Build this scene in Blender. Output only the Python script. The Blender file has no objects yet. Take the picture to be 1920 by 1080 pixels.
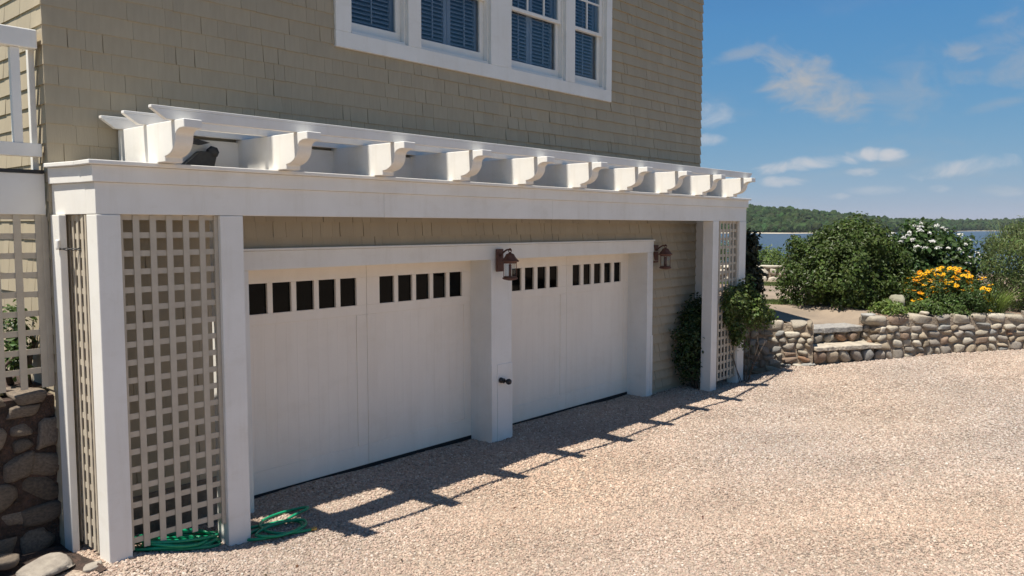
import bpy, math, random
import numpy as np
from mathutils import Matrix, Vector

random.seed(7)
RNG = np.random.default_rng(11)
SC = bpy.context.scene
COL = SC.collection

# ------------------------------------------------------------------ camera
def look_basis(yaw, pitch):
    fw = Vector((math.cos(yaw) * math.cos(pitch), math.sin(yaw) * math.cos(pitch), -math.sin(pitch)))
    rt = Vector((math.sin(yaw), -math.cos(yaw), 0))
    return fw, rt, rt.cross(fw)

CAM = Vector((0, 0, 2.5))
fw, rt, up = look_basis(math.radians(41.35), math.radians(4.384))
cd = bpy.data.cameras.new("Camera")
cd.lens, cd.sensor_width, cd.clip_end, cd.clip_start = 28.125, 36.0, 20000, 0.05
cam = bpy.data.objects.new("Camera", cd)
COL.objects.link(cam)
M = Matrix((rt, up, -fw)).transposed().to_4x4()
M.translation = CAM
cam.matrix_world = M
SC.camera = cam

# ------------------------------------------------------------------ light, sky, exposure
SUN_DIR = Vector((-0.416, 0.055, 1.0)).normalized()          # towards the sun
SUN_EL = math.asin(SUN_DIR.z)
SUN_AZ = math.atan2(SUN_DIR.x, SUN_DIR.y)                     # clockwise from +Y
sl = bpy.data.lights.new("sun", 'SUN')
sl.energy, sl.angle, sl.color = 5.0, math.radians(0.53), (1.0, 0.95, 0.855)
so = bpy.data.objects.new("sun", sl)
COL.objects.link(so)
so.rotation_euler = SUN_DIR.to_track_quat('Z', 'Y').to_euler()

W = bpy.data.worlds.new("World")
SC.world = W
W.use_nodes = True
nt = W.node_tree
nt.nodes.clear()
N, L = nt.nodes.new, nt.links.new
out = N('ShaderNodeOutputWorld'); bg = N('ShaderNodeBackground')
bg.inputs['Strength'].default_value = 0.06
sky = N('ShaderNodeTexSky'); sky.sky_type = 'NISHITA'; sky.sun_disc = False
sky.sun_elevation, sky.sun_rotation = SUN_EL, SUN_AZ
sky.altitude, sky.air_density, sky.dust_density, sky.ozone_density = 0, 1.0, 0.0, 2.5
tc = N('ShaderNodeTexCoord'); sep = N('ShaderNodeSeparateXYZ'); L(tc.outputs['Generated'], sep.inputs[0])
def wmath(op, a, b=None, clamp=False):
    n = N('ShaderNodeMath'); n.operation = op; n.use_clamp = clamp
    for i, v in enumerate((a, b)):
        if v is None: continue
        if isinstance(v, (int, float)): n.inputs[i].default_value = v
        else: L(v, n.inputs[i])
    return n.outputs[0]
zc = wmath('ADD', wmath('MAXIMUM', sep.outputs['Z'], 0.0), 0.16)
comb = N('ShaderNodeCombineXYZ')
L(wmath('DIVIDE', sep.outputs['X'], zc), comb.inputs[0]); L(wmath('DIVIDE', sep.outputs['Y'], zc), comb.inputs[1])
comb.inputs[2].default_value = 3.7
def wnoise(scale, detail, rough, vec, dist=0.0):
    n = N('ShaderNodeTexNoise'); n.inputs['Scale'].default_value = scale; n.inputs['Detail'].default_value = detail
    n.inputs['Roughness'].default_value = rough; n.inputs['Distortion'].default_value = dist
    L(vec, n.inputs['Vector']); return n.outputs['Fac']
def wramp(v, lo, hi):
    n = N('ShaderNodeMapRange'); n.interpolation_type = 'SMOOTHSTEP'
    n.inputs['From Min'].default_value = lo; n.inputs['From Max'].default_value = hi
    L(v, n.inputs['Value']); return n.outputs['Result']
# clouds: (azimuth, elevation, half width, half height, tilt, thickness), in degrees; ragged by noise; the same wisps go on all round
CLOUDS = [(21.86, 9.79, 3.78, 2.4, 35, 1.0), (19.35, 8.12, 2.85, 1.79, 20, 0.95), (12.53, 9.58, 2.19, 1.67, -30, 0.7), (9.64, 10.22, 2.63, 2.86, 0, 0.5), (15.46, 8.86, 3.95, 2.62, 0, 0.4), (25.64, 11.43, 3.29, 0.52, -14, 0.5), (21.05, 4.24, 3.73, 0.52, -6, 0.75), (18.12, 4.57, 1.76, 0.62, -4, 0.88), (16.17, 4.56, 1.14, 0.52, 0, 0.88), (12.31, 3.63, 2.85, 0.76, -3, 0.69), (17.71, 3.56, 1.23, 0.38, 0, 0.62), (22.77, 3.01, 1.76, 0.38, 0, 0.62), (27.64, 5.94, 1.32, 0.48, 0, 0.5), (27.67, 7.62, 1.76, 1.05, 0, 0.44), (17.1, 2.34, 1.98, 0.38, 0, 0.38), (9.71, 2.09, 2.63, 0.48, 5, 0.38), (19.34, 2.0, 0.97, 0.29, 0, 0.5), (9.93, 7.48, 3.07, 0.48, -12, 0.38), (13.28, 2.34, 0.97, 0.33, 0, 0.38)]
az_ = wmath('MULTIPLY', wmath('ARCTAN2', sep.outputs['Y'], sep.outputs['X']), 57.29578)
el_ = wmath('MULTIPLY', wmath('ARCSINE', sep.outputs['Z']), 57.29578)
mpc = N('ShaderNodeMapping'); mpc.inputs['Scale'].default_value = (1, 1, 1.9); L(tc.outputs['Generated'], mpc.inputs[0])
rag = wmath('SUBTRACT', wnoise(16.0, 7, 0.62, mpc.outputs[0], 0.6), 0.5)
cl = clg = None
for a0, e0, sa, se, tl, th in CLOUDS:
    c_, s_ = math.cos(math.radians(tl)), math.sin(math.radians(tl))
    da, de = wmath('SUBTRACT', a0, az_), wmath('SUBTRACT', e0, el_)          # right and down in the sky
    u_ = wmath('DIVIDE', wmath('ADD', wmath('MULTIPLY', da, c_), wmath('MULTIPLY', de, s_)), sa)
    v_ = wmath('DIVIDE', wmath('SUBTRACT', wmath('MULTIPLY', de, c_), wmath('MULTIPLY', da, s_)), se)
    r2 = wmath('ADD', wmath('MULTIPLY', u_, u_), wmath('MULTIPLY', v_, v_))
    val = wmath('SUBTRACT', wmath('ADD', 1.0, wmath('MULTIPLY', rag, 4.2)), r2)
    big = sa * se > 3.0 or tl < -10
    one = wmath('MULTIPLY', wramp(val, 0.0, 1.9 if big else 1.5), th)
    if big: clg = one if clg is None else wmath('MAXIMUM', clg, one)
    else: cl = one if cl is None else wmath('MAXIMUM', cl, one)
cl1 = wmath('MULTIPLY', wramp(wnoise(1.5, 6, 0.55, comb.outputs[0], 0.3), 0.50, 0.80), 0.35)
clg = wmath('MAXIMUM', clg, cl1)
cl = wmath('MULTIPLY', cl, wramp(sep.outputs['Z'], 0.0, 0.02))
mix = N('ShaderNodeMix'); mix.data_type = 'RGBA'
# the summer sky of the photograph: deeper blue, calmer horizon (one curve for each channel, the same in every direction)
ssp = N('ShaderNodeSeparateColor'); L(sky.outputs[0], ssp.inputs[0]); scm = N('ShaderNodeCombineColor')
for k_, (a_, p_) in enumerate(((0.51, 1.0), (1.67, 0.515), (4.72, 0.15))):
    L(wmath('MINIMUM', wmath('MULTIPLY', wmath('POWER', ssp.outputs[k_], p_), a_), wmath('MULTIPLY', ssp.outputs[k_], (1.0, 0.93, 1.163)[k_])), scm.inputs[k_])
L(cl, mix.inputs['Factor']); mxg = N('ShaderNodeMix'); mxg.data_type = 'RGBA'; mxg.inputs['B'].default_value = (4.8, 5.0, 5.3, 1)
L(clg, mxg.inputs['Factor']); L(scm.outputs[0], mxg.inputs['A']); L(mxg.outputs['Result'], mix.inputs['A'])
mix.inputs['B'].default_value = (7.0, 7.0, 7.3, 1)
L(mix.outputs['Result'], bg.inputs['Color']); L(bg.outputs[0], out.inputs[0])

vs = SC.view_settings
vs.view_transform, vs.look, vs.exposure, vs.gamma, vs.use_curve_mapping = 'Standard', 'None', 0.55, 1.0, False
SC.cycles.use_denoising = True
SC.cycles.max_bounces = 6
SC.cycles.transparent_max_bounces = 8

# ------------------------------------------------------------------ materials
def newmat(name):
    m = bpy.data.materials.new(name); m.use_nodes = True
    return m, m.node_tree, m.node_tree.nodes['Principled BSDF']

def mat(name, c1, c2=None, scale=6.0, detail=5, rough=0.6, bump=0.0, bscale=None, stretch=(1, 1, 1), spec=0.4, bdist=0.01, lo=0.35, hi=0.65, metal=0.0):
    m, t, b = newmat(name)
    n_, l_ = t.nodes.new, t.links.new
    b.inputs['Roughness'].default_value = rough
    b.inputs['Specular IOR Level'].default_value = spec
    b.inputs['Metallic'].default_value = metal
    if c2 is None:
        b.inputs['Base Color'].default_value = (*c1, 1)
    co = n_('ShaderNodeTexCoord'); mp = n_('ShaderNodeMapping'); mp.inputs['Scale'].default_value = stretch
    l_(co.outputs['Object'], mp.inputs[0])
    if c2 is not None:
        tx = n_('ShaderNodeTexNoise'); tx.inputs['Scale'].default_value = scale; tx.inputs['Detail'].default_value = detail
        tx.inputs['Roughness'].default_value = 0.6
        l_(mp.outputs[0], tx.inputs['Vector'])
        mr = n_('ShaderNodeMapRange'); mr.inputs['From Min'].default_value = lo; mr.inputs['From Max'].default_value = hi
        l_(tx.outputs['Fac'], mr.inputs['Value'])
        mx = n_('ShaderNodeMix'); mx.data_type = 'RGBA'
        mx.inputs['A'].default_value = (*c1, 1); mx.inputs['B'].default_value = (*c2, 1)
        l_(mr.outputs['Result'], mx.inputs['Factor']); l_(mx.outputs['Result'], b.inputs['Base Color'])
    if bump:
        tb = n_('ShaderNodeTexNoise'); tb.inputs['Scale'].default_value = bscale or scale * 4; tb.inputs['Detail'].default_value = 6
        l_(mp.outputs[0], tb.inputs['Vector'])
        bp = n_('ShaderNodeBump'); bp.inputs['Strength'].default_value = bump; bp.inputs['Distance'].default_value = bdist
        l_(tb.outputs['Fac'], bp.inputs['Height']); l_(bp.outputs[0], b.inputs['Normal'])
    return m

WHITE = mat('white_paint', (0.82, 0.79, 0.735), (0.77, 0.735, 0.675), 2.2, 6, 0.45, 0.15, 30, spec=0.35, bdist=0.003)
def add_streaks(m, amount, stretch, lo=.52, hi=.75, tint=(.78, .74, .66)):
    t = m.node_tree; b = t.nodes['Principled BSDF']; src = b.inputs['Base Color'].links[0].from_socket
    co = t.nodes.new('ShaderNodeTexCoord'); mp_ = t.nodes.new('ShaderNodeMapping'); mp_.inputs['Scale'].default_value = stretch; t.links.new(co.outputs['Object'], mp_.inputs[0])
    nz = t.nodes.new('ShaderNodeTexNoise'); nz.inputs['Scale'].default_value = 1.0; nz.inputs['Detail'].default_value = 9; nz.inputs['Roughness'].default_value = .7; t.links.new(mp_.outputs[0], nz.inputs['Vector'])
    mr = t.nodes.new('ShaderNodeMapRange'); mr.inputs['From Min'].default_value = lo; mr.inputs['From Max'].default_value = hi; mr.inputs['To Max'].default_value = amount; t.links.new(nz.outputs['Fac'], mr.inputs['Value'])
    mx = t.nodes.new('ShaderNodeMix'); mx.data_type = 'RGBA'; mx.blend_type = 'MULTIPLY'; mx.inputs['B'].default_value = (*tint, 1)
    t.links.new(mr.outputs['Result'], mx.inputs['Factor']); t.links.new(src, mx.inputs['A']); t.links.new(mx.outputs['Result'], b.inputs['Base Color'])
add_streaks(WHITE, .3, (9, 9, .9)); add_streaks(WHITE, .3, (2.5, 2.5, 5), .55, .72)
CREAM = mat('cream_paint', (0.91, 0.82, 0.70), (0.87, 0.775, 0.655), 1.4, 6, 0.5, 0.12, 25, (3, 3, 0.6), spec=0.3, bdist=0.003)
add_streaks(CREAM, .22, (7, 7, .7)); add_streaks(CREAM, .2, (1.6, 1.6, 3), .5, .7)
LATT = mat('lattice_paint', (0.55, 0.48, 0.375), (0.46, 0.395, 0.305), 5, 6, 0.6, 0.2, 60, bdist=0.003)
DARKG = mat('dark_gap', (0.02, 0.019, 0.018), rough=0.8)
RUBBER = mat('black_rubber', (0.012, 0.012, 0.012), rough=0.6)
BLACKM = mat('black_metal', (0.02, 0.02, 0.021), (0.035, 0.032, 0.03), 30, rough=0.4)
COPPER = mat('weathered_copper', (0.115, 0.05, 0.036), (0.17, 0.082, 0.058), 25, 5, 0.55, 0.2, 60, bdist=0.004, metal=0.25)
MORTAR = mat('mortar', (0.33, 0.265, 0.195), (0.22, 0.17, 0.125), 9, 7, 0.95, 0.7, 30, bdist=0.03)
HOSE = mat('green_hose', (0.004, 0.24, 0.105), (0.006, 0.30, 0.14), 8, rough=0.35, spec=0.5)
SOIL = mat('soil', (0.26, 0.185, 0.13), (0.16, 0.11, 0.08), 2.5, 8, 0.95, 0.7, 18, bdist=0.04)
PATH = mat('dirt_path', (0.29, 0.225, 0.165), (0.21, 0.165, 0.125), 1.8, 9, 0.95, 0.5, 25, bdist=0.03)
MULCH = mat('mulch', (0.10, 0.06, 0.045), (0.035, 0.026, 0.02), 14, 8, 0.95, 1.0, 40, bdist=0.04)
LAWN = mat('lawn', (0.10, 0.15, 0.035), (0.17, 0.19, 0.06), 3, 8, 0.9, 0.6, 60, bdist=0.05)
GRANITE = mat('granite', (0.36, 0.335, 0.30), (0.23, 0.215, 0.20), 22, 9, 0.85, 0.6, 30, bdist=0.02)
LIMEST = mat('pale_tread', (0.50, 0.43, 0.34), (0.34, 0.295, 0.235), 7, 9, 0.9, 0.7, 22, bdist=0.03)
BARK = mat('bark', (0.13, 0.10, 0.075), (0.07, 0.05, 0.04), 30, 5, 0.9, 0.5, 60)
SAND = mat('beach_sand', (0.50, 0.43, 0.33), (0.42, 0.36, 0.28), 0.05, 4, 0.95)
ROOFM = mat('roof_shingle', (0.10, 0.095, 0.09), (0.06, 0.058, 0.055), 8, 6, 0.9, 0.5, 20)
DRYST = mat('pale_boulder', (0.30, 0.275, 0.20), (0.20, 0.19, 0.14), 6, 8, 0.9, 0.6, 20, bdist=0.03)

def vary_mat(name, c1, c2, rough, noise_scale, bump, bscale, rnd=0.12, stretch=(1, 1, 1), bdist=0.006):
    """paint or stone whose tone also differs a little from piece to piece (object random + colour attribute)"""
    m = mat(name, c1, c2, noise_scale, 6, rough, bump, bscale, stretch, bdist=bdist)
    t = m.node_tree; b = t.nodes['Principled BSDF']
    src = b.inputs['Base Color'].links[0].from_socket
    at = t.nodes.new('ShaderNodeAttribute'); at.attribute_name = 'tone'
    oi = t.nodes.new('ShaderNodeObjectInfo')
    mr = t.nodes.new('ShaderNodeMapRange'); mr.inputs['To Min'].default_value = 1 - rnd; mr.inputs['To Max'].default_value = 1 + rnd
    ad = t.nodes.new('ShaderNodeMath'); ad.operation = 'ADD'
    t.links.new(oi.outputs['Random'], ad.inputs[0]); t.links.new(at.outputs['Fac'], ad.inputs[1])
    fr = t.nodes.new('ShaderNodeMath'); fr.operation = 'FRACT'; t.links.new(ad.outputs[0], fr.inputs[0])
    t.links.new(fr.outputs[0], mr.inputs['Value'])
    mx = t.nodes.new('ShaderNodeVectorMath'); mx.operation = 'SCALE'
    t.links.new(src, mx.inputs[0]); t.links.new(mr.outputs['Result'], mx.inputs['Scale'])
    t.links.new(mx.outputs[0], b.inputs['Base Color'])
    return m

SHINGLE = vary_mat('shingle_paint', (0.415, 0.345, 0.24), (0.385, 0.32, 0.222), 0.75, 1.2, 0.35, 25, 0.035, (4, 4, 0.5), 0.004)

STONES = []
for i, (a, b_) in enumerate([((0.40, 0.325, 0.235), (0.28, 0.225, 0.16)), ((0.36, 0.315, 0.26), (0.25, 0.215, 0.18)),
                             ((0.46, 0.40, 0.31), (0.32, 0.275, 0.215)), ((0.36, 0.21, 0.125), (0.27, 0.165, 0.105)),
                             ((0.33, 0.235, 0.165), (0.22, 0.155, 0.115)), ((0.34, 0.325, 0.295), (0.23, 0.22, 0.2)),
                             ((0.56, 0.50, 0.40), (0.42, 0.37, 0.30))]):
    STONES.append(vary_mat('field_stone_%d' % i, a, b_, 0.85, 9, 0.6, 26, 0.16, (1, 1, 1), 0.02))
SHADE_DARKST = vary_mat('shade_dark_field_stone', (0.20, 0.155, 0.115), (0.11, 0.088, 0.068), 0.9, 7, 0.6, 22, 0.35, (1, 1, 1), 0.02)  # field stone with the shade under the deck put into its colour
STONES.append(SHADE_DARKST)
STONE_W = [0.25, 0.2, 0.22, 0.035, 0.12, 0.10, 0.075]

def glass_mat(name, tint=(0.003, 0.003, 0.003), rough=0.05, spec=0.11):
    return mat(name, tint, rough=rough, spec=spec)
PANE = glass_mat('dark_pane')

def clear_glass():
    m, t, b = newmat('clear_glass')
    t.nodes.remove(b)
    o = t.nodes['Material Output']
    tr = t.nodes.new('ShaderNodeBsdfTransparent'); tr.inputs[0].default_value = (0.86, 0.9, 0.93, 1)
    gl = t.nodes.new('ShaderNodeBsdfGlossy'); gl.inputs['Roughness'].default_value = 0.03
    fr = t.nodes.new('ShaderNodeFresnel'); fr.inputs['IOR'].default_value = 1.5
    ge = t.nodes.new('ShaderNodeNewGeometry'); mr = t.nodes.new('ShaderNodeMapRange')
    mr.inputs['To Min'].default_value = 1.5; mr.inputs['To Max'].default_value = 1 / 1.5
    t.links.new(ge.outputs['Backfacing'], mr.inputs['Value']); t.links.new(mr.outputs['Result'], fr.inputs['IOR'])
    mx = t.nodes.new('ShaderNodeMixShader')
    t.links.new(fr.outputs[0], mx.inputs[0]); t.links.new(tr.outputs[0], mx.inputs[1]); t.links.new(gl.outputs[0], mx.inputs[2])
    t.links.new(mx.outputs[0], o.inputs[0])
    return m
GLASS = clear_glass()
SHUT = mat('shutter_paint', (0.30, 0.31, 0.34), rough=0.5)
ROOM = mat('dark_room', (0.03, 0.035, 0.045), rough=0.9)

def leaf_mat(name, transl=0.35, rough=0.45, spec=0.35):
    m, t, b = newmat(name)
    at = t.nodes.new('ShaderNodeAttribute'); at.attribute_name = 'leafcol'
    t.links.new(at.outputs['Color'], b.inputs['Base Color'])
    b.inputs['Roughness'].default_value = rough; b.inputs['Specular IOR Level'].default_value = spec
    tl = t.nodes.new('ShaderNodeBsdfTranslucent'); t.links.new(at.outputs['Color'], tl.inputs[0])
    mx = t.nodes.new('ShaderNodeMixShader'); mx.inputs[0].default_value = transl
    t.links.new(b.outputs[0], mx.inputs[1]); t.links.new(tl.outputs[0], mx.inputs[2])
    t.links.new(mx.outputs[0], t.nodes['Material Output'].inputs[0])
    return m
LEAF = leaf_mat('leaf')
PETAL = leaf_mat('petal', 0.25, 0.7, 0.1)

# ------------------------------------------------------------------ object helpers
def tag(o, label=None, cat=None, group=None, kind=None):
    if label: o['label'] = label
    if cat: o['category'] = cat
    if group: o['group'] = group
    if kind: o['kind'] = kind
    return o

def empty(name, loc, label, cat, group=None):
    o = bpy.data.objects.new(name, None); COL.objects.link(o)
    o.location = loc; o.empty_display_size = 0.2
    return tag(o, label, cat, group)

def link(name, me, parent=None, world=True):
    """world: the mesh is in world coordinates, whatever the parent's place"""
    o = bpy.data.objects.new(name, me); COL.objects.link(o)
    if parent is not None:
        o.parent = parent
        if world: o.matrix_parent_inverse = parent_world(parent).inverted()
    return o

def parent_world(p):
    m = Matrix.Translation(p.location) @ p.rotation_euler.to_matrix().to_4x4() if p.parent is None else Matrix.Identity(4)
    return m

def mesh_np(name, V, F, mats, tone=None, smooth=False, cols=None):
    """V (n,3) array, F (m,k) array of equal polygons"""
    V = np.asarray(V, dtype=np.float32); F = np.asarray(F, dtype=np.int32)
    me = bpy.data.meshes.new(name)
    me.vertices.add(len(V)); me.vertices.foreach_set('co', V.ravel())
    k = F.shape[1]
    me.loops.add(F.size); me.loops.foreach_set('vertex_index', F.ravel())
    me.polygons.add(len(F)); me.polygons.foreach_set('loop_start', np.arange(0, F.size, k, dtype=np.int32))
    me.polygons.foreach_set('use_smooth', np.full(len(F), bool(smooth)))
    for m in (mats if isinstance(mats, (list, tuple)) else [mats]): me.materials.append(m)
    if cols is not None:
        a = me.color_attributes.new('leafcol', 'FLOAT_COLOR', 'POINT')
        c = np.ones((len(V), 4), dtype=np.float32); c[:, :3] = cols
        a.data.foreach_set('color', c.ravel())
    if tone is not None:
        a = me.attributes.new('tone', 'FLOAT', 'POINT'); a.data.foreach_set('value', np.asarray(tone, dtype=np.float32))
    me.update(calc_edges=True); me.validate()
    return me

BOXF = [(0, 3, 2, 1), (4, 5, 6, 7), (0, 1, 5, 4), (1, 2, 6, 5), (2, 3, 7, 6), (3, 0, 4, 7)]

class MB:
    def __init__(s): s.v, s.f = [], []
    def hexa(s, pts):
        b = len(s.v); s.v += [tuple(p) for p in pts]; s.f += [tuple(b + i for i in q) for q in BOXF]; return s
    def box(s, x0, x1, y0, y1, z0, z1):
        return s.hexa([(x0, y0, z0), (x1, y0, z0), (x1, y1, z0), (x0, y1, z0), (x0, y0, z1), (x1, y0, z1), (x1, y1, z1), (x0, y1, z1)])
    def prism_x(s, prof, x0, x1):
        """closed profile of (y, z), extruded along x"""
        b, n = len(s.v), len(prof)
        s.v += [(x0, y, z) for y, z in prof] + [(x1, y, z) for y, z in prof]
        s.f.append(tuple(b + i for i in range(n))); s.f.append(tuple(b + n + i for i in reversed(range(n))))
        for i in range(n):
            j = (i + 1) % n; s.f.append((b + j, b + i, b + n + i, b + n + j))
        return s
    def lathe(s, prof, c=(0, 0, 0), seg=16, axis='z'):
        """profile of (r, h) turned about an axis through c"""
        b = len(s.v); n = len(prof)
        for r, h in prof:
            for k in range(seg):
                a = 2 * math.pi * k / seg; u, w = r * math.cos(a), r * math.sin(a)
                p = (u, w, h) if axis == 'z' else ((u, h, w) if axis == 'y' else (h, u, w))
                s.v.append((c[0] + p[0], c[1] + p[1], c[2] + p[2]))
        for i in range(n - 1):
            for k in range(seg):
                k2 = (k + 1) % seg
                s.f.append((b + i * seg + k, b + i * seg + k2, b + (i + 1) * seg + k2, b + (i + 1) * seg + k))
        s.f.append(tuple(b + k for k in reversed(range(seg)))); s.f.append(tuple(b + (n - 1) * seg + k for k in range(seg)))
        return s
    def tube(s, pts, rad, seg=8):
        pts = [Vector(p) for p in pts]; b = len(s.v); n = len(pts)
        rad = rad if isinstance(rad, (list, tuple)) else [rad] * n
        side = None
        for i, p in enumerate(pts):
            t = (pts[min(i + 1, n - 1)] - pts[max(i - 1, 0)]).normalized()
            if side is None: side = t.orthogonal().normalized()
            side = (side - t * side.dot(t)).normalized(); up_ = t.cross(side)
            for k in range(seg):
                a = 2 * math.pi * k / seg
                s.v.append(tuple(p + (side * math.cos(a) + up_ * math.sin(a)) * rad[i]))
        for i in range(n - 1):
            for k in range(seg):
                k2 = (k + 1) % seg
                s.f.append((b + i * seg + k, b + i * seg + k2, b + (i + 1) * seg + k2, b + (i + 1) * seg + k))
        s.f.append(tuple(b + k for k in reversed(range(seg)))); s.f.append(tuple(b + (n - 1) * seg + k for k in range(seg)))
        return s
    def mesh(s, name, m, smooth=False):
        me = bpy.data.meshes.new(name); me.from_pydata(s.v, [], s.f); me.materials.append(m)
        if smooth:
            me.polygons.foreach_set('use_smooth', np.ones(len(me.polygons), dtype=bool))
        me.update(); return me
    def build(s, name, m, parent=None, smooth=False, world=True, bevel=0.0):
        o = link(name, s.mesh(name, m, smooth), parent, world)
        if bevel:
            bv = o.modifiers.new('bevel', 'BEVEL'); bv.width = bevel; bv.segments = 2; bv.limit_method = 'ANGLE'
        if smooth and not bevel:
            pass
        return o

def bx(name, m, parent, *a, bevel=0.004): return MB().box(*a).build(name, m, parent, bevel=bevel)

def copy_tree(o, parent=None):
    c = o.copy(); COL.objects.link(c); c.parent = parent
    for ch in list(o.children): copy_tree(ch, c)
    return c

def sstep(x, a=0.0, b=1.0):
    t = np.clip((np.asarray(x, float) - a) / (b - a), 0, 1); return t * t * (3 - 2 * t)

# ------------------------------------------------------------------ ground
def ground_z(X, Y):
    X = np.asarray(X, float); Y = np.asarray(Y, float)
    rise = 0.36 * np.tanh(0.1 * np.maximum(0, X - 10.8) / 0.36) * sstep(5.85 - Y, 0.0, 0.75)
    left = 0.15 * sstep(3.3 - X, 0, 1.0)
    near = 0.035 * np.maximum(0, 4.4 - Y) * sstep(4.4 - Y, 0, 2.0)
    lump = 0.012 * np.sin(X * 1.7 + 0.6) * np.sin(Y * 2.1) + 0.008 * np.sin(X * 4.3 + Y * 3.1)
    return rise + left + near + lump

def grid_mesh(name, xs, ys, zf, m, keep=None, smooth=True):
    X, Y = np.meshgrid(xs, ys); Z = zf(X, Y)
    V = np.stack([X.ravel(), Y.ravel(), Z.ravel()], 1); nx, ny = len(xs), len(ys)
    i, j = np.meshgrid(np.arange(nx - 1), np.arange(ny - 1)); a = (j * nx + i).ravel()
    F = np.stack([a, a + 1, a + 1 + nx, a + nx], 1)
    if keep is not None:
        cx = V[F].mean(1); F = F[keep(cx[:, 0], cx[:, 1])]
    return mesh_np(name, V, F, m, smooth=smooth)

def gravel_material():
    m, t, b = newmat('pea_gravel')
    n_, l_ = t.nodes.new, t.links.new
    co = n_('ShaderNodeTexCoord')
    vo = n_('ShaderNodeTexVoronoi'); vo.inputs['Scale'].default_value = 42; l_(co.outputs['Object'], vo.inputs['Vector'])
    cr = n_('ShaderNodeValToRGB'); e = cr.color_ramp.elements
    e[0].position = 0; e[0].color = (0.16, 0.122, 0.095, 1); e[1].position = 1; e[1].color = (0.42, 0.34, 0.262, 1)
    x = cr.color_ramp.elements.new(0.35); x.color = (0.31, 0.232, 0.178, 1)
    x = cr.color_ramp.elements.new(0.7); x.color = (0.35, 0.28, 0.215, 1)
    sp = n_('ShaderNodeSeparateColor'); l_(vo.outputs['Color'], sp.inputs[0]); l_(sp.outputs[0], cr.inputs[0])
    nz = n_('ShaderNodeTexNoise'); nz.inputs['Scale'].default_value = 0.7; nz.inputs['Detail'].default_value = 6
    l_(co.outputs['Object'], nz.inputs['Vector'])
    mr = n_('ShaderNodeMapRange'); mr.inputs['From Min'].default_value = 0.3; mr.inputs['From Max'].default_value = 0.7
    mr.inputs['To Min'].default_value = 0.8; mr.inputs['To Max'].default_value = 1.08
    l_(nz.outputs['Fac'], mr.inputs['Value'])
    sc_ = n_('ShaderNodeVectorMath'); sc_.operation = 'SCALE'
    l_(cr.outputs[0], sc_.inputs[0]); l_(mr.outputs['Result'], sc_.inputs['Scale']); l_(sc_.outputs[0], b.inputs['Base Color'])
    b.inputs['Roughness'].default_value = 0.9
    bp = n_('ShaderNodeBump'); bp.inputs['Strength'].default_value = 0.9; bp.inputs['Distance'].default_value = 0.014; bp.invert = True
    l_(vo.outputs['Distance'], bp.inputs['Height']); l_(bp.outputs[0], b.inputs['Normal'])
    return m

drive = link('gravel_drive', grid_mesh('gravel_drive', np.linspace(-14, 20, 171), np.linspace(-16, 9, 126), ground_z, gravel_material()))
tag(drive, kind='structure')

# the terrace behind the stone wall
WALL = np.array([(12.02, 7.8), (12.3, 6.6), (13.04, 4.87), (14.12, 4.22), (15.2, 3.35), (16.05, 2.4), (17.2, 0.7), (18.3, -1.6), (19.2, -5), (19.6, -14), (19.6, -40)])
def wall_sd(X, Y):
    """distance behind (+) or before (-) the stone wall's face line, and the nearest segment"""
    X = np.asarray(X, float); Y = np.asarray(Y, float)
    best = np.full(X.shape, 1e9); sg = np.zeros(X.shape); seg = np.zeros(X.shape, int)
    for i in range(len(WALL) - 1):
        a, b = WALL[i], WALL[i + 1]; d = b - a; Ln = np.hypot(*d); d = d / Ln
        t = np.clip((X - a[0]) * d[0] + (Y - a[1]) * d[1], 0, Ln)
        px, py = a[0] + d[0] * t, a[1] + d[1] * t
        r = np.hypot(X - px, Y - py); s = np.where((X - px) * (-d[1]) + (Y - py) * d[0] >= 0, 1, -1)
        m = r < best - 1e-9
        best = np.where(m, r, best); sg = np.where(m, s, sg); seg = np.where(m, i, seg)
    return best * sg, seg

STA, STB = WALL[2], WALL[3]
ST_L = float(np.hypot(*(STB - STA))); ST_D = (STB - STA) / ST_L; ST_N = np.array((-ST_D[1], ST_D[0]))
def step_uv(X, Y): return (X - STA[0]) * ST_D[0] + (Y - STA[1]) * ST_D[1], (X - STA[0]) * ST_N[0] + (Y - STA[1]) * ST_N[1]
def terrace_z(X, Y):
    sd, seg = wall_sd(X, Y); u, v = step_uv(X, Y)
    z = 0.95 + 0.008 * np.clip(sd, 0, 12)
    z = z - 0.19 * (1 - sstep(v, 0.7, 3.2)) * sstep(u, -0.45, 0.0) * (1 - sstep(u, ST_L, ST_L + 0.45))
    z = z + 0.02 * np.sin(X * 2.3) * np.sin(Y * 1.9 + 1)
    z = z - np.maximum(0, sd - 12.5) * 0.36
    return np.maximum(z, -9)

xs = np.concatenate([np.arange(11.7, 22, 0.12), np.linspace(22, 70, 60)])
ys = np.concatenate([np.linspace(-45, -3, 50), np.arange(-2.9, 12, 0.12), np.linspace(12.1, 70, 60)])
def keep_terrace(x, y):
    sd, seg = wall_sd(x, y)
    u, v = step_uv(x, y); return (sd > 0.13) & ~((u > -0.02) & (u < ST_L + 0.02) & (v < 0.7))
tag(link('garden_terrace', grid_mesh('garden_terrace', xs, ys, terrace_z, SOIL, keep_terrace)), kind='structure')

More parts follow.
